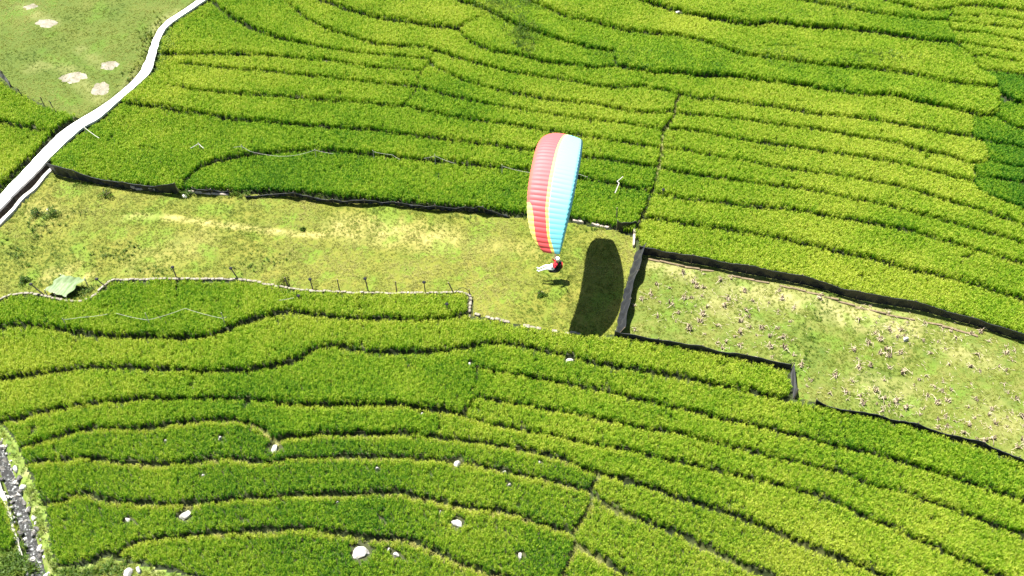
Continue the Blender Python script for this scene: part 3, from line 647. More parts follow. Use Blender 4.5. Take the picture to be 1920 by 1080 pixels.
# grass on the open ground
def open_points(mask, dens, zoff=-.01):
    j, i = np.where(mask); n = int(len(i)*CELL*CELL*dens); c = RNG.integers(0, len(i), n)
    x = gx[i[c]]+RNG.uniform(-.5, .5, n)*CELL; y = gy[j[c]]+RNG.uniform(-.5, .5, n)*CELL
    return x, y
def lawn(name, mask, dens, base, hmean, label, hvar=.5, pale=None, group=None, keep=None):
    x, y = open_points(mask, dens); cl_ = vnoise(x, y, 1.6, 11); cs = vnoise(x, y, .5, 13)
    k = RNG.random(len(x)) < (.25+1.1*cs)
    if pale is not None:
        wv_ = pale[np.clip(np.round((y-gy[0])/CELL).astype(int), 0, NY-1), np.clip(np.round((x-gx[0])/CELL).astype(int), 0, NX-1)]; k &= RNG.random(len(x)) > wv_*.75
    x, y, cl_, cs = x[k], y[k], cl_[k], cs[k]
    t = base+(cl_-.5)*.40+(vnoise(x, y, 6, 15)-.5)*.35+RNG.normal(0, .06, len(x))
    hs = hmean*(1-hvar/2+hvar*cs)*RNG.uniform(.7, 1.3, len(x))*np.where(t < .35, 1.2, 1)
    o = scatter(name, np.stack([x, y, zat(x, y)-.01], 1), np.clip(t, 0, 1), hs, G_grass, 4, ws=np.clip(hs, .7, 1.5), tilt=.2); return tag(o, label, 'grass')
vw = in_view
lawn('pasture_grass', m_past & vw, 90, .72, .62, 'short yellowed grass covering the middle pasture', pale=W_past)
lawn('meadow_grass', m_mead & vw & (D_road > .1), 45, .66, .5, 'patchy grass of the meadow left of the road', pale=W_mead)
lawn('field_grass', m_stub & vw, 60, .64, .62, 'weedy grass between the dry stumps on the right', pale=W_stub)
lawn('bank_grass', m_bank & vw & (D_str > .55), 70, .55, 1.2, 'pale grass on the bank beside the stream')
bm_ = (cl == 0); bmv = np.zeros_like(m_past); bmv[:-1, :-1] = bm_
sh = lambda a, n: np.roll(a, n, 0)
fringe = bmv & (sh(L2, 2) > 0) & (sh(L2, -2) == 0) | bmv & (sh(L2, 1) > 0)
lawn('bund_grass', fringe & vw & ~m_road & (D_road > .2) & (PY > 770) & (PX < 1150), 95, .84, 1.6, 'pale grass growing on the banks of the lower terraces')
lawn('verge_grass', bmv & vw & ~m_road & (D_road > .05) & (PY <= 560), 14, .5, .9, 'thin grass on the banks of the upper terraces')

# boulders
for i, (x, y, r, tall, lab) in enumerate(rock_at):
    z = float(zat(x, y)); hgt = max(r*tall*.8, .24 if zat(x, y) is not None and to_px(x, y, z)[1] > 630 and lab.find('pasture') < 0 else 0)
    o = link('boulder', rock_me[i % 5], None, None, (x, y, z+hgt*.35)); o.scale = (r*1.05, r*.75, hgt*.85); o.rotation_euler = (0, 0, i*1.3); tag(o, lab, 'boulder', 'pale boulders in the fields')
# rocks of the stream
k = 0
for t in range(150):
    i = random.randrange(8, len(stream_l)-6); p = stream_l[i]; dd = stream_l[i+1]-stream_l[i-1]; dd /= np.linalg.norm(dd)
    off = random.choice([-1, -1, 1, 1, 1, random.uniform(-.9, .9), random.uniform(-.9, .9)])*random.uniform(.2, .52); q = p+np.array([-dd[1], dd[0]])*off
    r = random.choice([.06, .08, .1, .13, .18, .24]); pale_ = random.random() < (.55 if off > 0 else .4); me = (rock_me if pale_ else rock_dark)[t % 5]
    o = link('stream_rock', me, None, None, (q[0], q[1], float(zat(q[0], q[1]))+r*.25)); o.scale = (r, r*random.uniform(.7, 1), r*.7); o.rotation_euler = (0, 0, random.uniform(0, 6))
    tag(o, ('pale' if pale_ else 'dark wet')+' rock on the '+('right' if off > 0 else 'left')+' side of the stream at bottom left', 'rock', ('pale' if pale_ else 'dark')+' rocks '+('right' if off > 0 else 'left')+' of the stream')

# mud patches of the meadow
def mud(px, py, wx, wy, lab):
    c = at(px, py); n = 40; V = []; sx = wx/2/(F_PX/np.dot(c-CAM, FW)); sy_ = wy/2/(F_PX/np.dot(c-CAM, FW))/.66
    for ring_ in (0, .5, .8, 1.0):
        for a in range(n):
            q = 2*math.pi*a/n; f = ring_*(.72+.5*float(vnoise(np.cos(q)*1.3+px, np.sin(q)*1.3+py, .5, 3)))
            x, y = c[0]+sx*f*math.cos(q), c[1]+sy_*f*math.sin(q); V.append((x, y, float(zat(x, y))+.045-.05*ring_**3))
    Fc = [(r*n+a, r*n+(a+1) % n, (r+1)*n+(a+1) % n, (r+1)*n+a) for r in range(3) for a in range(n)]
    tag(link('mud_patch', mesh('mud_patch', V, Fc, True), M_mud), lab, 'mud', kind='structure')
mud(57, 13, 30, 12, 'faint mud patch nearest the top left corner'); mud(88, 46, 40, 17, 'grey mud patch second from the top of the meadow'); mud(207, 124, 34, 20, 'pale mud patch nearest the road bend')
mud(136, 147, 52, 24, 'largest pale mud patch of the meadow'); mud(189, 167, 36, 24, 'brownish mud patch closest to the lower meadow corner')

# ------------------------------------------------------------------ net fences
def net_fence(label, pts, h, gap=2.3, sag=.25, lean=0.0, rough=.05, seed=0, ends=None, spans=None):
    P = resample(line(pts), max(4, int(np.linalg.norm(np.diff(line(pts), axis=0), axis=1).sum()/.12)+1)); n = len(P)
    L = np.concatenate([[0], np.cumsum(np.linalg.norm(np.diff(P, axis=0), axis=1))]); nb = max(1, int(round(L[-1]/gap)))
    d = np.gradient(P, axis=0); d /= np.linalg.norm(d, axis=1)[:, None]; nr = np.stack([-d[:, 1], d[:, 0]], 1)
    m = P[n//2]; root = empty('net_fence', (m[0], m[1], float(zat(m[0], m[1]))), label, 'net fence', 'black net fences'); O = np.array(root.location)
    rnd = random.Random(seed); cutp = [int(round(i*(n-1)/nb)) for i in range(nb+1)]
    hs = [h*rnd.uniform(.85, 1.12) for _ in cutp]
    sags = [sag*rnd.uniform(.5, 1.4) for _ in cutp]
    if spans:
        cutp = [int(round(f*(n-1))) for f, _, _ in spans]; hs = [h*q for _, q, _ in spans]; sags = [q for _, _, q in spans]; nb = len(cutp)-1
    if ends: hs[0] *= ends[0]; hs[-1] *= ends[1]
    for i, c in enumerate(cutp):
        x, y = P[c]; z = float(zat(x, y)); a = Vector((x, y, z-.15)); tp = Vector((x+nr[c][0]*lean*hs[i], y+nr[c][1]*lean*hs[i], z+hs[i]+.07))
        off = Vector((nr[c][0], nr[c][1], 0))*.05
        MB().tube([a+off-root.location, tp+off-root.location], [.032, .024], 6).build('post', M_wood, root)
    for i in range(nb):
        a, b = cutp[i], cutp[i+1]; rows = 7; V = []; sg = sags[i]; ph = rnd.uniform(0, 9)
        for c in range(a, b+1):
            t = (c-a)/(b-a); ht = (hs[i]*(1-t)+hs[i+1]*t)*(1-sg*4*t*(1-t)*(.8+.2*math.sin(t*9+ph)))*(1+.20*(float(vnoise(L[c], seed*3.0, .55, 41))-.5)+.22*(float(vnoise(L[c], seed*5.0, 1.9, 42))-.5))
            for r in range(rows):
                s = r/(rows-1); x, y = P[c]
                fold = rough*(math.sin(L[c]*5.1+ph+s*3*(1+sg))*.6+math.sin(L[c]*11.3+ph*2-s*5)*.35)*math.sin(math.pi*min(1, s*1.1+.08))*min(1, 6*t, 6*(1-t)+.001)
                f = lean*ht*s+fold+.10*sg*math.sin(math.pi*s)
                xx, yy = x+nr[c][0]*f, y+nr[c][1]*f
                V.append((xx-O[0], yy-O[1], float(zat(x, y))+.01+ht*s*(1-.0)-O[2]))
        nc = b-a+1
        Fc = [(c*rows+r, (c+1)*rows+r, (c+1)*rows+r+1, c*rows+r+1) for c in range(nc-1) for r in range(rows-1)]
        link('net_panel', mesh('net_panel', V, Fc, True), M_net, root)
        # rolled hem along the top edge
        MB().tube([V[c*rows+rows-1] for c in range(nc)], .02, 5).build('hem', mat('net_hem', col=(.02, .022, .025), rough=.5), root, smooth=True)
    return root
net_fence('sagging black net between the road ditch and the upper left rice', [(101,326),(125,333),(160,341),(200,349),(250,356),(300,361),(336,364)], 1.05, 2.7, .42, -.22, .13, 1, None, [(0, 1, .04), (.22, .95, .62), (1, 1.0, 0)])
net_fence('short crumpled black net lying right of the sagging one', [(366,361),(400,363),(431,364)], .5, 1.1, .55, -.5, .2, 2)
net_fence('long low black net along the upper edge of the pasture', [(462,374),(500,370),(560,372),(600,377),(640,380),(723,384),(790,392),(840,395),(890,396),(923,401),(955,408)], .62, 1.9, .45, -.5, .2, 3, None, [(0, .5, .3), (.05, .35, .2), (.19, 1.1, .5), (.33, .75, .35), (.45, .9, .4), (.58, .8, .5), (.72, 1.1, .45), (.83, 1.0, .35), (.9, 1.1, .3), (1, .15, 0)])
net_fence('short black net piece right behind the canopy', [(1156,433),(1177,434),(1196,428)], .95, 1.5, .42, -.1, .07, 4)
net_fence('tall black net along the upper edge of the stubble field', [(1198,476),(1240,484),(1280,491),(1413,516),(1510,535),(1613,563),(1697,577),(1813,607),(1920,641),(2040,674)], .84, 3.4, .18, -.22, .12, 5)
net_fence('leaning grey black net beside the glider shadow', [(1191,474),(1184,500),(1173,535),(1162,582),(1153,629)], .85, 2.4, .14, .62, .16, 6)
net_fence('black net along the lower edge of the stubble field', [(1152,633),(1180,637),(1230,646),(1280,655),(1347,669),(1397,676),(1467,692),(1481,696)], .68, 2.6, .2, -.15, .09, 7)
net_fence('short black net closing the notch of the stubble field', [(1481,697),(1484,720),(1487,748)], .75, 1.7, .1, .1, .06, 8)
net_fence('low crumpled black net at the lower right of the stubble field', [(1528,758),(1580,774),(1633,781),(1663,789),(1713,801),(1780,822),(1827,832),(1880,853),(1920,872),(2040,918)], .58, 1.8, .36, -.3, .15, 9)

# pale kerb of bricks under the tall net and along the pasture head
def edging(name, label, pts, ln, wd, hg, m, cat='edging', gapf=.06, drop=.0):
    P = smooth_line(line(pts), .05); s = np.concatenate([[0], np.cumsum(np.linalg.norm(np.diff(P, axis=0), axis=1))])
    mid = P[len(P)//2]; root = empty(name, (mid[0], mid[1], float(zat(*mid))), label, cat); t = 0; k = 0
    vmesh = []
    for q in range(4):
        bm = bmesh.new(); bmesh.ops.create_cube(bm, size=1)
        rr = random.Random(q)
        for v in bm.verts: v.co += Vector((rr.uniform(-.09, .09), rr.uniform(-.1, .1), rr.uniform(-.1, .1)))
        bmesh.ops.bevel(bm, geom=bm.edges[:], offset=.12, segments=1, affect='EDGES')
        me = bpy.data.meshes.new('stone'); bm.to_mesh(me); bm.free(); me.materials.append(m); vmesh.append(me)
    while t < s[-1]:
        l = ln*random.uniform(.7, 1.35); x = np.interp(t+l/2, s, P[:, 0]); y = np.interp(t+l/2, s, P[:, 1]); x2 = np.interp(t+l, s, P[:, 0]); y2 = np.interp(t+l, s, P[:, 1]); x1 = np.interp(t, s, P[:, 0]); y1 = np.interp(t, s, P[:, 1])
        if random.random() > drop:
            o = link('stone', vmesh[k % 4], None, root); h = hg*random.uniform(.75, 1.25)
            o.location = Vector((x, y, float(zat(x, y))+h*.3))-root.location; o.scale = (l*(1-gapf), wd*random.uniform(.8, 1.2), h); o.rotation_euler = (random.uniform(-.08, .08), random.uniform(-.06, .06), math.atan2(y2-y1, x2-x1)+random.uniform(-.08, .08))
        t += l; k += 1
    return root
edging('stone_edging', 'wavy white stone edging along the lower edge of the pasture', [(-60,586),(0,565),(30,555),(60,552),(100,560),(125,566),(150,567),(165,563),(180,554),(197,538),(215,528),(260,526),(330,525),(390,525),(450,527),(500,534),(560,545),(640,551),(700,553),(760,553),(850,551),(874,553),(882,560),(881,575),(880,590)], .27, .15, .20, mat('white_stone', noisy((.09, .08, .055), (.18, .16, .12), 6, .6, .02, (.32, .29, .24))))
edging('stone_edging', 'broken white stone edging below the glider running to its shadow', [(890,592),(915,600),(950,607),(980,613),(1020,620),(1060,626),(1085,629)], .32, .2, .22, MATS['white_stone'], drop=.3)
edging('earth_kerb', 'pale brown kerb at the foot of the tall net', [(1215,487),(1280,500),(1330,508),(1413,525),(1480,541),(1540,556),(1613,577),(1680,592),(1760,608),(1830,630)], .8, .12, .10, mat('kerb_earth', noisy((.10, .075, .04), (.20, .15, .09), 4, .5, .02)), 'kerb', .02, .12)
edging('earth_kerb', 'pale kerb behind the sagging and long low nets', [(225,349),(260,356),(300,358),(360,361),(420,366)], .5, .14, .2, mat('kerb_pale', noisy((.30, .25, .19), (.45, .39, .32), 4, .4, .02)), 'kerb', .02, .15)
edging('earth_kerb', 'pale kerb right of the canopy at the pasture head', [(1062,414),(1090,419),(1120,425),(1150,431)], .5, .14, .2, MATS['kerb_pale'], 'kerb', .02, .1)
edging('earth_kerb', 'short upright pale kerb between the short net and the tall net', [(1188,432),(1189,445),(1188,458)], .5, .16, .3, MATS['kerb_pale'], 'kerb', .02)

# ------------------------------------------------------------------ stakes, twine, tarp
STAKES = [(331,521,330,502,'first stake left of the pair on the stone edging, straight'),(447,523,438,506,'leaning stake behind the middle of the stone edging'),(541,537,537,520,'stake beside the dry bush on the pasture edge'),(587,543,585,525,'thin stake right of the dry bush'),
 (637,546,636,526,'stake above the pale twine at the pasture edge'),(691,547,688,525,'tallest dark capped stake in the row on the pasture edge'),(744,549,744,530,'thin upright stake left of the white stone'),(798,552,797,531,'dark capped stake right of the white stone'),
 (853,552,842,531,'slanted stake near the corner of the stone edging'),(881,556,880,543,'short stake at the corner of the stone edging'),(213,545,190,521,'slanted dark stake right of the green tarp'),(85,552,67,533,'slanted dark stake left of the green tarp'),
 (839,588,839,572,'dark capped stake standing in the rice by the edging corner'),(562,566,562,555,'dark stake in the rice right of the pale twine'),(1242,370,1242,358,'dark post in the rice right of the divider'),(1156,420,1154,395,'tall pole at the left end of the short net')]
for i, (bx_, by_, tx, ty, lab) in enumerate(STAKES):
    g = ground(bx_, by_); hgt = max(.45, abs(ty-by_)/21.0); lx = (tx-bx_)/31.0
    r = empty('stake', g, lab, 'stake', 'stakes along the pasture edge'); tp = Vector((lx, .02, hgt))
    MB().tube([(0, 0, -.15), tp], [.042, .034], 6).build('pole', M_wood, r)
    if i in (0, 1, 3, 5, 7, 10, 11, 12, 13, 14):
        MB().tube([tp+Vector((0, 0, -.06)), tp+Vector((0, 0, .02)), tp+Vector((.01, 0, .08))], [.07, .12, .07], 8).build('cap', M_dark, r)
g = ground(853, 552); r = empty('wire_hoop', g, 'bent wire hoop at the corner of the stone edging', 'hoop')
MB().tube([(t*.95, .0, .55*math.sin(math.pi*t)**.7+.0) for t in np.linspace(0, 1, 12)], .018, 5).build('wire', M_dark, r)
for bx_, by_, lx, lab in ((14,152,-.2,'fence post nearest the left edge of the meadow'),(46,184,-.28,'second fence post along the meadow edge'),(85,201,-.1,'third fence post along the meadow edge'),(104,208,-.2,'last fence post before the road corner')):
    g = ground(bx_, by_); r = empty('fence_post', g, lab, 'post', 'posts of the meadow fence'); MB().tube([(0, 0, -.2), (lx, .03, .85)], [.035, .028], 6).build('pole', M_wood, r)
    MB().tube([(lx*.75, .02, .64), (lx*.75+.04, .02, .70)], [.04, .04], 6).build('wire_tie', M_dark, r)
net_fence('faint grey net at the far left edge of the meadow', [(-60,108),(0,145),(20,166)], .55, 2.2, .2, .1, .05, 11)
def twine(label, pts, posts=(), hgt=.8, rad=.008):
    W = [at(x, y, hgt) for x, y in pts]; o0 = Vector((W[0][0], W[0][1], SLOPE*W[0][1])); r = empty('scare_line', o0, label, 'twine', 'bird scare lines over the rice')
    for a, b in zip(W[:-1], W[1:]):
        a, b = Vector(a)-o0, Vector(b)-o0; L = (b-a).length
        MB().tube([a.lerp(b, t)-Vector((0, 0, L*.03*4*t*(1-t))) for t in np.linspace(0, 1, 7)], rad, 5).build('line', M_rope, r)
    for (i, up) in posts:
        p = Vector(W[i])-o0; MB().tube([(p.x, p.y, p.z-hgt-.1), (p.x+.02, p.y, p.z), (p.x, p.y, p.z+up)], [.03, .028, .022], 6).build('pole', M_pale, r)
twine('white twine at the left end of the rice under the green tarp', [(118,599),(150,595),(201,589)], [(0, .1)])
twine('long zigzag white twine on poles over the lower left rice', [(217,587),(277,600),(347,578),(418,597),(424,594)], [(1, .6), (3, .5)])
twine('short white twine near the middle of the lower left rice', [(523,563),(551,558)], [])
twine('long white twine with a forked pole over the upper left rice', [(438,276),(453,274),(470,284),(525,293),(560,290),(590,281),(625,288)], [(1, .1), (5, .05)])
twine('short white twine left of the canopy', [(699,284),(735,290),(750,299)], [(0, .1)])
twine('white twine forked in the middle left of the canopy', [(795,297),(815,292),(852,306)], [(1, .15)])
twine('white twine passing behind the canopy', [(941,311),(990,323),(1040,322),(1088,327),(1102,332)], [(0, .1)])
twine('forked pale stick standing right of the canopy', [(1168,331),(1157,340),(1161,343),(1153,362)], [], .8, .03)
twine('small pale tripod of sticks in the upper left rice', [(357,278),(372,269),(382,278)], [(1, .1)], .8, .022)
twine('pale stick leaning over the rice beside the road', [(157,238),(186,259)], [(0, .1)], .8, .022)
# green tarp on short props
tp = [at(x, y, z) for x, y, z in ((114,516,.55),(159,523,.62),(124,557,.3),(84,545,.3))]; tp = [Vector(p) for p in tp]; c0 = sum(tp, Vector())/4; c0.z = SLOPE*c0.y
r = empty('green_tarp', c0, 'faded green tarp stretched on props at the left of the pasture', 'tarp')
V = []; n = 22
for j in range(n):
    for i in range(n):
        u, v = i/(n-1), j/(n-1); p = tp[0].lerp(tp[1], u).lerp(tp[3].lerp(tp[2], u), v)
        p = p+Vector((0, 0, -.07*math.sin(math.pi*u)*math.sin(math.pi*v)+.045*abs(math.sin(u*14+.6*math.sin(v*5)))+.02*math.sin(v*9+u*4)))
        p.x += .07*math.sin(v*13)*(abs(u-.5)*2)**4; p.y += .04*math.sin(u*19)*(abs(v-.5)*2)**4; V.append(p-c0)
link('sheet', mesh('sheet', V, [(j*n+i, j*n+i+1, (j+1)*n+i+1, (j+1)*n+i) for j in range(n-1) for i in range(n-1)], True), M_tarp, r)
for q in tp+[tp[3].lerp(tp[2], .45)]:
    MB().tube([(q.x-c0.x, q.y-c0.y, float(zat(q.x, q.y))-.1-c0.z), q-c0+Vector((0, 0, .08))], .03, 6).build('prop', M_pale, r)

# ------------------------------------------------------------------ dry stumps of the harvested field
def stump(seed):
    rr = random.Random(seed); a = MB(); b = MB(); dirq = rr.uniform(0, 6.3)
    for k in range(rr.randint(4, 7)):
        q = rr.uniform(0, 6.3); l = rr.uniform(.10, .30); e = Vector((math.cos(q)*.09, math.sin(q)*.09, l)); a.tube([(math.cos(q)*.04, math.sin(q)*.04, -.04), e], [.038, .024], 5)
    for k in range(rr.randint(2, 6)):
        q = dirq+rr.gauss(0, .7); l = rr.uniform(.10, .38); h = rr.uniform(.05, .20); c = Vector((rr.gauss(0, .05), rr.gauss(0, .05), .08)); m_ = c+Vector((math.cos(q)*l*.5, math.sin(q)*l*.5, h)); e = c+Vector((math.cos(q+rr.gauss(0, .6))*l, math.sin(q+rr.gauss(0, .6))*l, rr.uniform(-.06, .03)))
        b.tube([c, m_, e], [.016, .018, .008], 4)
    return a.mesh('stump'), b.mesh('straw')
ST = []
for s in range(7):
    a, b = stump(s); a.materials.append(M_stalk); b.materials.append(M_straw); ST.append((a, b))
sp_ = []; poly_s = poly['stubble']; tries = 0
div = line([(1556,560),(1540,590),(1520,630),(1505,660),(1492,700)])
while len(sp_) < 200 and tries < 20000:
    tries += 1; px, py = random.uniform(1185, 1990), random.uniform(485, 880); p = at(px, py)
    if not inside(np.array([p[0]]), np.array([p[1]]), poly_s)[0]: continue
    dn = float(vnoise(p[0], p[1], 2.2, 33)); 
    if random.random() > (.15 if px < 1500 else .4)+dn: continue
    if px < 1260 and random.random() < .7: continue
    if 1490 < px < 1600 and random.random() < .75: continue
    if D_open[int((p[1]-gy[0])/CELL), int((p[0]-gx[0])/CELL)] < .45: continue
    if any(math.hypot(p[0]-q[0], p[1]-q[1]) < .42 for q in sp_): continue
    sp_.append((p[0], p[1], px))
for i, (x, y, px) in enumerate(sp_):
    side = 'left' if px < 1545 else 'right'; py_ = to_px(x, y, SLOPE*y)[1]; top_ = np.interp(px, [1200, 1900], [475, 636]); f_ = (py_-top_)/(np.interp(px, [1150, 1481, 1500, 1920], [632, 696, 750, 872])-top_)
    zone = 'close under the tall net' if f_ < .33 else 'halfway between the nets' if f_ < .68 else 'close to the lower net'
    lab = 'dry crop stump with bent straw '+zone+', '+side+' of the green furrow'
    r = empty('crop_stump', (x, y, float(zat(x, y))), lab, 'stump', 'dry stumps '+zone+' '+side+' of the furrow')
    a, b = ST[i % 7]; s = random.choice([.5, .6, .75, .9, 1.05, 1.2])*random.uniform(.9, 1.15)
    link('stalk', a, None, r); link('straw', b, None, r); r.scale = (s, s, s); r.rotation_euler = (0, 0, random.uniform(0, 6.3))
# loose straw
mb = MB()
for k in range(1200):
    c = random.choice(sp_); f_ = 1.0 if random.random() < .4 else .25; x, y = c[0]+random.gauss(0, .8)*f_, c[1]+random.gauss(0, .6)*f_
    if not inside(np.array([x]), np.array([y]), poly_s)[0]: continue
    q = random.uniform(0, 6.3); l = random.uniform(.08, .24); z = float(zat(x, y))+random.uniform(.03, .09)
    mb.tube([(x, y, z), (x+math.cos(q)*l, y+math.sin(q)*l, z+random.uniform(-.02, .05))], [.012, .007], 4, False)
tag(mb.build('loose_straw', M_straw), 'loose pale straw strewn over the stubble field', 'straw', kind='stuff')

# ------------------------------------------------------------------ weeds and bushes
def weeds(name, label, spots, tint, cat='weeds'):
    P = []; hs = []
    for px, py, rx, ry, n, h in spots:
        c = at(px, py, .2)
        for _ in range(n):
            x, y = c[0]+random.gauss(0, rx), c[1]+random.gauss(0, ry)
            if D_road[int(np.clip((y-gy[0])/CELL, 0, NY-1)), int(np.clip((x-gx[0])/CELL, 0, NX-1))] < .12 or m_road[int(np.clip((y-gy[0])/CELL, 0, NY-1)), int(np.clip((x-gx[0])/CELL, 0, NX-1))]: continue
            P.append((x, y, float(zat(x, y))-.02)); hs.append(h*random.uniform(.6, 1.25))
    P = np.array(P); hs = np.array(hs); o = scatter(name, P, np.clip(RNG.normal(tint, .10, len(P)), 0, 1), hs, G_weed, 4, ws=np.clip(hs, .5, 1.2), tilt=.25); return tag(o, label, cat)
weeds('tall_grass', 'tall bright green grass clump growing over a far rice bund', [(978,62,.55,1.2,120,2.3),(985,90,.45,.6,50,2.0)], .30, 'tall grass')
weeds('tall_grass', 'green grass patch at the top edge above the tall clump', [(930,14,.8,.6,90,2.0),(985,4,.8,.5,70,2.0),(960,22,.7,.4,60,1.8)], .30, 'tall grass')
weeds('tall_grass', 'green grass spreading over the faint far bunds at the top right', [(1190,112,1.2,.5,80,1.5),(1130,96,1.0,.6,40,1.4),(1440,98,2.5,.5,90,1.5),(1500,30,2.5,.5,100,1.5),(1660,112,1.6,.5,80,1.6),(1400,118,2.0,.5,70,1.4),(1560,12,2.2,.4,80,1.4),(1250,100,1.5,.6,60,1.4),(1330,96,1.5,.6,60,1.4),(1540,125,1.8,.5,60,1.7)], .2, 'tall grass')
weeds('roadside_weeds', 'bushy green weeds on the inner bend of the road', [(311,80,.5,.8,70,1.6),(300,108,.4,.7,50,1.4),(318,62,.4,.5,30,1.5),(283,135,.4,.5,35,1.2)], .3)
weeds('roadside_weeds', 'pale weeds on the meadow side of the road', [(272,95,.5,1.4,50,.8),(258,130,.6,.9,36,.7),(282,60,.5,.8,30,.8),(300,40,.6,.6,24,.8),(243,150,.5,.6,20,.6)], .58)
weeds('roadside_weeds', 'dark weeds between the left rice and the road', [(10,338,.8,.5,60,1.4),(35,315,.5,.4,30,1.1),(-20,350,.8,.6,40,1.3)], .3)
weeds('furrow_weeds', 'green weeds along the furrow splitting the stubble field', [(1550,572,.4,.3,8,.5),(1535,600,.2,.5,14,.5),(1522,630,.2,.5,14,.5),(1508,655,.2,.5,14,.5),(1500,690,.5,.5,16,.5),(1560,556,.6,.3,10,.6)], .3)
weeds('ditch_weeds', 'weeds hanging over the upper edge of the pasture by the nets', [(345,360,.4,.2,16,.9),(440,362,.4,.2,20,1.0),(150,342,.8,.15,20,.6),(590,366,.8,.15,20,.6),(1010,402,.8,.15,24,.7),(1130,425,.8,.15,20,.6)], .35)
weeds('stream_weeds', 'mossy green weeds along the stream at bottom left', [(30,1065,.5,.5,60,1.2),(10,1060,.4,.5,40,1.2),(30,935,.12,.4,14,.6),(45,985,.12,.4,14,.6),(150,1075,1.0,.15,50,1.0),(215,1062,.4,.2,20,1)], .32)
weeds('pasture_weeds', 'dark green weeds scattered on the left of the pasture', [(40,470,.8,.6,30,.7),(60,430,.8,.5,26,.7),(120,400,1.0,.5,26,.6),(190,480,.5,.5,20,.6),(230,465,.6,.6,24,.6),(150,543,.5,.25,26,.9),(175,560,.3,.2,14,.8),(300,505,.6,.3,20,.6),(460,500,.7,.5,24,.6),(520,480,.8,.5,20,.5),(880,400,.8,.3,16,.6)], .28)
def bush(label, px, py, r, h, tint, seed):
    g = ground(px, py); root = empty('bush', g, label, 'bush', 'low bushes of the pasture'); rr = random.Random(seed); mb = MB(); st = MB()
    for k in range(7):
        q = rr.uniform(0, 6.3); e = Vector((math.cos(q)*r*.6, math.sin(q)*r*.6, h*rr.uniform(.5, .9))); st.tube([(0, 0, -.05), e*.5+Vector((0, 0, .05)), e], [.02, .014, .006], 5)
    st.build('stem', M_wood, root); al = []
    for k in range(520):
        q, f = rr.uniform(0, 6.3), rr.random()**.5; lump = .75+.35*math.sin(q*3+seed)
        c = Vector((math.cos(q)*r*f*lump, math.sin(q)*r*f*lump, h*rr.uniform(.15, 1)*(1-.6*f*f))); d = Vector((rr.gauss(0, 1), rr.gauss(0, 1), rr.gauss(.4, .6))).normalized(); s = d.cross(Vector((.3, .5, .8))).normalized()
        l = rr.uniform(.05, .11); b0 = len(mb.v); mb.v += [c, c+d*l*.5+s*l*.3, c+d*l, c+d*l*.5-s*l*.3]; mb.f.append((b0, b0+1, b0+2, b0+3)); al += [.2, .5, 1, .5]
    me = mb.mesh('foliage'); me.attributes.new('along', 'FLOAT', 'POINT').data.foreach_set('value', al)
    me.attributes.new('tint', 'FLOAT', 'POINT').data.foreach_set('value', [min(1, max(0, tint+rr.gauss(0, .1))) for _ in al])
    link('foliage', me, mat('bush_leaf', leafy(False, GRASS)), root)
bush('dark low bush at the upper left of the pasture beside the ditch wall', 68, 401, .55, .5, .12, 1); bush('dark round bush right of the white stone at upper left', 98, 402, .6, .55, .18, 2)
bush('grey green bush below the sagging net', 200, 369, .6, .45, .3, 3); bush('dry brown bush beside a stake on the pasture edge', 532, 528, .45, .55, .62, 4)
bush('tiny bush at the end of the worn path', 568, 431, .16, .14, .3, 5)
bush('small bush left of the green tarp', 46, 528, .4, .35, .2, 7); bush('tiny bush in the pasture under the pilot shadow', 1015, 552, .35, .2, .2, 8)

# ------------------------------------------------------------------ the paraglider
WC = np.array([2.388, 0.721, 8.78]); BANK_A, YAW, WR, WTH, C0, KK, WP, SW = .202, .174, 4.764, 1.045, 2.585, .956, .036, .358
es = np.array([math.sin(YAW), math.cos(YAW)*math.cos(BANK_A), math.sin(BANK_A)]); fwd = np.array([-math.cos(YAW), math.sin(YAW), 0.])
eu = np.cross(es, -fwd); eu *= np.sign(eu[2]); fwd = fwd*math.cos(WP)+eu*math.sin(WP); eu = np.cross(es, -fwd); eu *= np.sign(eu[2])
def wing_section(u):
    ph = u*WTH; b = WC+es*WR*math.sin(ph)+eu*WR*(math.cos(ph)-1); c = C0*max(1-(KK*abs(u))**2.5, .02)**.5
    T = b-fwd*C0*.5+fwd*SW*u*u; return T+fwd*c, T, c, es*math.sin(ph)+eu*math.cos(ph)
def foil(s, up):
    t = .15; z = 5*t*(.2969*math.sqrt(s)-.126*s-.3516*s*s+.2843*s**3-.1036*s**4)
    return z*1.05+.02*math.sin(math.pi*s) if up else -z*.38
def stripes(u):
    """ends of the nose band, the red panel and the yellow band as parts of the chord"""
    y = float(np.interp(u, [-1, -.9, -.75, -.6, -.5, -.42], [.07, .11, .15, .15, .11, 0]))
    red = np.interp(u, [-1, -.8, -.5, -.2, .2, .6, 1], [.58, .50, .43, .42, .44, .49, .54]); yel = np.interp(u, [-1, -.8, -.5, -.2, .2, .6, 1], [.74, .58, .505, .495, .505, .545, .585])
    return max(y, .06), red, yel, y > .05
def f_cloth(c):
    def f(t, b):
        b.inputs['Base Color'].default_value = (*c, 1); b.inputs['Roughness'].default_value = .6; b.inputs['Sheen Weight'].default_value = .15
        tr = N(t, 'ShaderNodeBsdfTranslucent'); tr.inputs[0].default_value = (*c, 1); mx = N(t, 'ShaderNodeMixShader'); mx.inputs[0].default_value = .02
        o = t.nodes['Material Output']; t.links.new(b.outputs[0], mx.inputs[1]); t.links.new(tr.outputs[0], mx.inputs[2]); t.links.new(mx.outputs[0], o.inputs[0]); bump(t, b, noise(t, 5, 3), .15, .02)
    return f
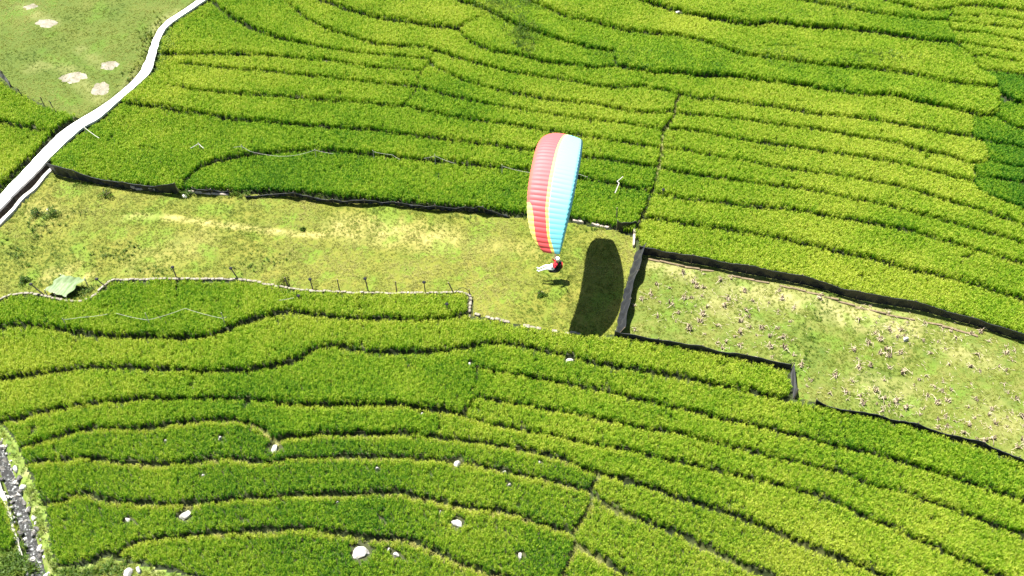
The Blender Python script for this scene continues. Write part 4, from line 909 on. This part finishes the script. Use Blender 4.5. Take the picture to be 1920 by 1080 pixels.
W_Y, W_R, W_C, W_O = mat('canopy_yellow', f_cloth((.82, .62, .13)), spec=.5), mat('canopy_red', f_cloth((.70, .068, .072)), spec=.5), mat('canopy_blue', f_cloth((.175, .57, .66)), spec=.5), mat('canopy_orange', f_cloth((.70, .085, .06)), spec=.5)
PG = empty('paraglider', tuple(WC), 'red, yellow and light blue paraglider wing with its harness', 'paraglider'); PO = Vector(WC)
NCELL, SUBS = 36, 4
ue = np.linspace(-.985, .985, NCELL+1); carve = []
for ci_ in range(NCELL):
    V = []; Fc = []; mi = []; ncol = None
    for a in range(SUBS+1):
        t = a/SUBS; u = ue[ci_]*(1-t)+ue[ci_+1]*t; L, T, c, nn = wing_section(u); y, rd, yl, has = stripes(u)
        st = [0, .008, .025, .055]+list(np.linspace(y, rd, 5))+list(np.linspace(rd, yl, 3)[1:])+list(np.linspace(yl, 1, 6)[1:])
        st[3] = min(st[3], y-.004); bul = math.sin(math.pi*t)*.044*(c/C0)**.5
        row = []
        for s in st: row.append(L+(T-L)*s+nn*(c*foil(s, True)+bul*min(1, s*8)*(1-s)**.5)-fwd*(-bul*.6 if s < .01 else 0))
        for s in reversed(st[1:-1]): row.append(L+(T-L)*s+nn*(c*foil(s, False)-bul*.4*min(1, s*6)*(1-s)**.5))
        ncol = len(row); V += [Vector(p)-PO for p in row]
        cols = [0 if has else 3]*4+[1]*4+[0]*2+[2]*5; low = list(reversed(cols))[1:]; cols = (cols+low+[cols[0]]*3)[:ncol]
        if a:
            for k in range(ncol): Fc.append(((a-1)*ncol+k, (a-1)*ncol+(k+1) % ncol, a*ncol+(k+1) % ncol, a*ncol+k)); mi.append(cols[k])
    me = mesh('cell', V, Fc, True)
    for m_ in (W_Y, W_R, W_C, W_O): me.materials.append(m_)
    me.polygons.foreach_set('material_index', mi)
    link('cell', me, None, PG)
for u, k in ((ue[0], 0), (ue[-1], 1)):                        # stabilisers closing the wing tips
    L, T, c, nn = wing_section(u); st = [0, .01, .04, .1, .2, .35, .5, .65, .8, .92, 1]
    V = [Vector(L+(T-L)*s+nn*c*foil(s, True))-PO for s in st]+[Vector(L+(T-L)*s+nn*(c*foil(s, False)-.16*c*math.sin(math.pi*s)))-PO for s in reversed(st[1:-1])]
    link('wing_tip', mesh('wing_tip', V, [tuple(range(len(V)))]), W_R if k == 0 else W_C, PG)
PIL = Vector((2.50, .62, 1.06+SLOPE*.6))                      # hips of the pilot
for sgn, nm in ((-1, 'near'), (1, 'far')):
    hang = PIL+Vector((.06, .22*sgn, .42)); ris = hang+Vector((.05, .10*sgn, .48))
    mb = MB()
    for u in np.linspace(.12, .95, 9):
        for s in (.1, .32, .56, .8):
            L, T, c, nn = wing_section(u*sgn); q = Vector(L+(T-L)*s+nn*c*foil(s, False)); mb.tube([ris-PO, q-PO], .0028, 3, False)
    o = mb.build('suspension_lines', mat('line_cord', col=(.55, .5, .45), rough=.7), PG); o['kind'] = 'stuff'
    MB().tube([hang-PO, ris-PO], .018, 6).build('riser', mat('riser_web', col=(.65, .08, .03), rough=.7), PG)
# harness: padded seat and back shell
def profile_solid(name, prof, half, m, parent, off, bev=.05):
    bm = bmesh.new(); A_ = [bm.verts.new((x, -half, z)) for x, z in prof]; B_ = [bm.verts.new((x, half, z)) for x, z in prof]; n = len(prof)
    bm.faces.new(A_); bm.faces.new(list(reversed(B_)))
    for i in range(n): bm.faces.new((A_[i], B_[i], B_[(i+1) % n], A_[(i+1) % n]))
    bmesh.ops.recalc_face_normals(bm, faces=bm.faces[:]); bmesh.ops.bevel(bm, geom=bm.edges[:], offset=bev, segments=2, affect='EDGES')
    me = bpy.data.meshes.new(name); bm.to_mesh(me); bm.free(); o = link(name, me, m, parent); o.location = off; return o
M_black = mat('harness_fabric', noisy((.008, .008, .010), (.02, .02, .024), 12, .3, .01), rough=.6)
hs_ = profile_solid('harness', [(-.34, -.10), (-.30, -.02), (.06, -.05), (.20, .02), (.34, .48), (.44, .50), (.50, .30), (.44, .0), (.34, -.20), (.10, -.28), (-.25, -.24)], .21, M_black, PG, PIL-PO)
profile_solid('back_pocket', [(.36, .08), (.44, .42), (.54, .36), (.54, .12), (.46, .0)], .15, mat('harness_red', col=(.45, .02, .03), rough=.6), hs_, (0, 0, 0), .03)
profile_solid('reserve_pouch', [(-.22, .06), (-.20, .24), (-.02, .26), (.0, .08)], .15, mat('white_fabric', col=(.75, .75, .74), rough=.7), hs_, (0, 0, 0), .04)

# ------------------------------------------------------------------ the pilot: one skinned body
def person(root_loc):
    root = empty('person', root_loc, 'pilot in white helmet, red jacket and white trousers, sitting under the canopy', 'person')
    vs_ = []; es_ = []; rad = []; part = []
    def add(p, r, par=None, pt='skin'):
        vs_.append(p); rad.append(r if isinstance(r, tuple) else (r, r)); part.append(pt)
        if par is not None: es_.append((par, len(vs_)-1))
        return len(vs_)-1
    pel = add((0, 0, 0), (.15, .12), None, 'pants'); wai = add((.07, 0, .17), (.145, .115), pel, 'jacket'); che = add((.14, 0, .38), (.165, .125), wai, 'jacket'); nek0 = add((.19, 0, .53), (.10, .08), che, 'jacket')
    nek = add((.20, 0, .60), .055, nek0); hd = add((.19, 0, .68), (.085, .095), nek); add((.185, 0, .77), (.088, .10), hd)
    for s in (-1, 1):
        sh = add((.17, .20*s, .47), .068, che, 'jacket'); el = add((.02, .31*s, .30), .052, sh, 'jacket'); wr = add((-.06, .25*s, .50), .036, el, 'jacket'); pm = add((-.075, .24*s, .575), (.040, .022), wr, 'skin')
        for f, (dy, l) in enumerate(((-.03, .07), (-.010, .08), (.010, .075), (.03, .06))):
            k1 = add((-.085, .24*s+dy, .60), .011, pm, 'skin'); k2 = add((-.115, .24*s+dy, .60+l*.55), .010, k1, 'skin'); add((-.088, .24*s+dy, .60+l*.75), .009, k2, 'skin')
        th = add((-.05, .24*s-.035*s, .575), .012, pm, 'skin'); add((-.02, .24*s-.04*s, .605), .010, th, 'skin')
        hp = add((-.06, .10*s, -.01), .105, pel, 'pants'); kn = add((-.46, .13*s, .06), .072, hp, 'pants'); cf = add((-.62, .12*s, -.03), .062, kn, 'pants'); an = add((-.86, .11*s, -.16), .042, cf, 'pants')
        he = add((-.91, .11*s, -.20), .050, an, 'shoe'); add((-.99, .12*s, -.08), (.042, .045), he, 'shoe')
    me = bpy.data.meshes.new('body'); me.from_pydata(vs_, es_, []); o = link('body', me, None, root)
    md = o.modifiers.new('skin', 'SKIN'); md.use_smooth_shade = True
    for i, sv in enumerate(me.skin_vertices[0].data): sv.radius = rad[i]; sv.use_root = (i == 0)
    o.modifiers.new('sub', 'SUBSURF').levels = 2
    bpy.context.view_layer.update(); dg = bpy.context.evaluated_depsgraph_get(); nm = bpy.data.meshes.new_from_object(o.evaluated_get(dg)); o.modifiers.clear(); o.data = nm; nm.name = 'body'
    ms = {'skin': mat('skin', col=(.42, .24, .16), rough=.6), 'jacket': mat('red_jacket', noisy((.42, .012, .025), (.55, .02, .04), 8, .4, .02)), 'pants': mat('white_trousers', noisy((.66, .64, .60), (.80, .78, .75), 6, .4, .02)), 'shoe': mat('white_shoe', col=(.78, .78, .78), rough=.6)}
    keys = list(ms); nm.materials.clear()
    for k in keys: nm.materials.append(ms[k])
    JV = np.array(vs_); seg = [(JV[a], JV[b], part[b]) for a, b in es_]
    for p in nm.polygons:
        c = np.array(p.center); best = min(seg, key=lambda s: np.linalg.norm(c-(s[0]+(s[1]-s[0])*np.clip(((c-s[0])@(s[1]-s[0]))/max(1e-9, (s[1]-s[0])@(s[1]-s[0])), 0, 1))))
        p.material_index = keys.index(best[2]); p.use_smooth = True
    # face and helmet
    fc = MB(); fc.tube([(.10, 0, .70), (.068, 0, .672), (.085, 0, .665)], [.014, .018, .012], 6); fc.build('nose', ms['skin'], root, smooth=True)
    for s in (-1, 1): MB().tube([(.105, .034*s, .715), (.094, .034*s, .715)], [.014, .008], 8).build('eye', M_dark, root)
    MB().tube([(.108, -.026, .635), (.099, 0, .633), (.108, .026, .635)], .007, 6).build('mouth', mat('lips', col=(.35, .10, .09), rough=.5), root)
    bm = bmesh.new(); bmesh.ops.create_uvsphere(bm, u_segments=20, v_segments=12, radius=.145)
    for v in list(bm.verts):
        v.co.x *= 1.12
        if v.co.z < -.075: v.co.z = -.075
        if v.co.x < -.03 and v.co.z < .0: v.co.z = max(v.co.z, .0)
    bmesh.ops.remove_doubles(bm, verts=bm.verts[:], dist=.001)
    hm = bpy.data.meshes.new('helmet'); bm.to_mesh(hm); bm.free(); hm.polygons.foreach_set('use_smooth', [True]*len(hm.polygons)); h = link('helmet', hm, mat('white_helmet', col=(.82, .82, .82), rough=.25), root, (.20, 0, .745))
    MB().tube([(.0, -.11, -.02), (-.02, -.10, -.10), (-.04, 0, -.165), (-.02, .10, -.10), (0, .11, -.02)], .009, 5).build('chin_strap', M_dark, h)
    return root
person(tuple(PIL))
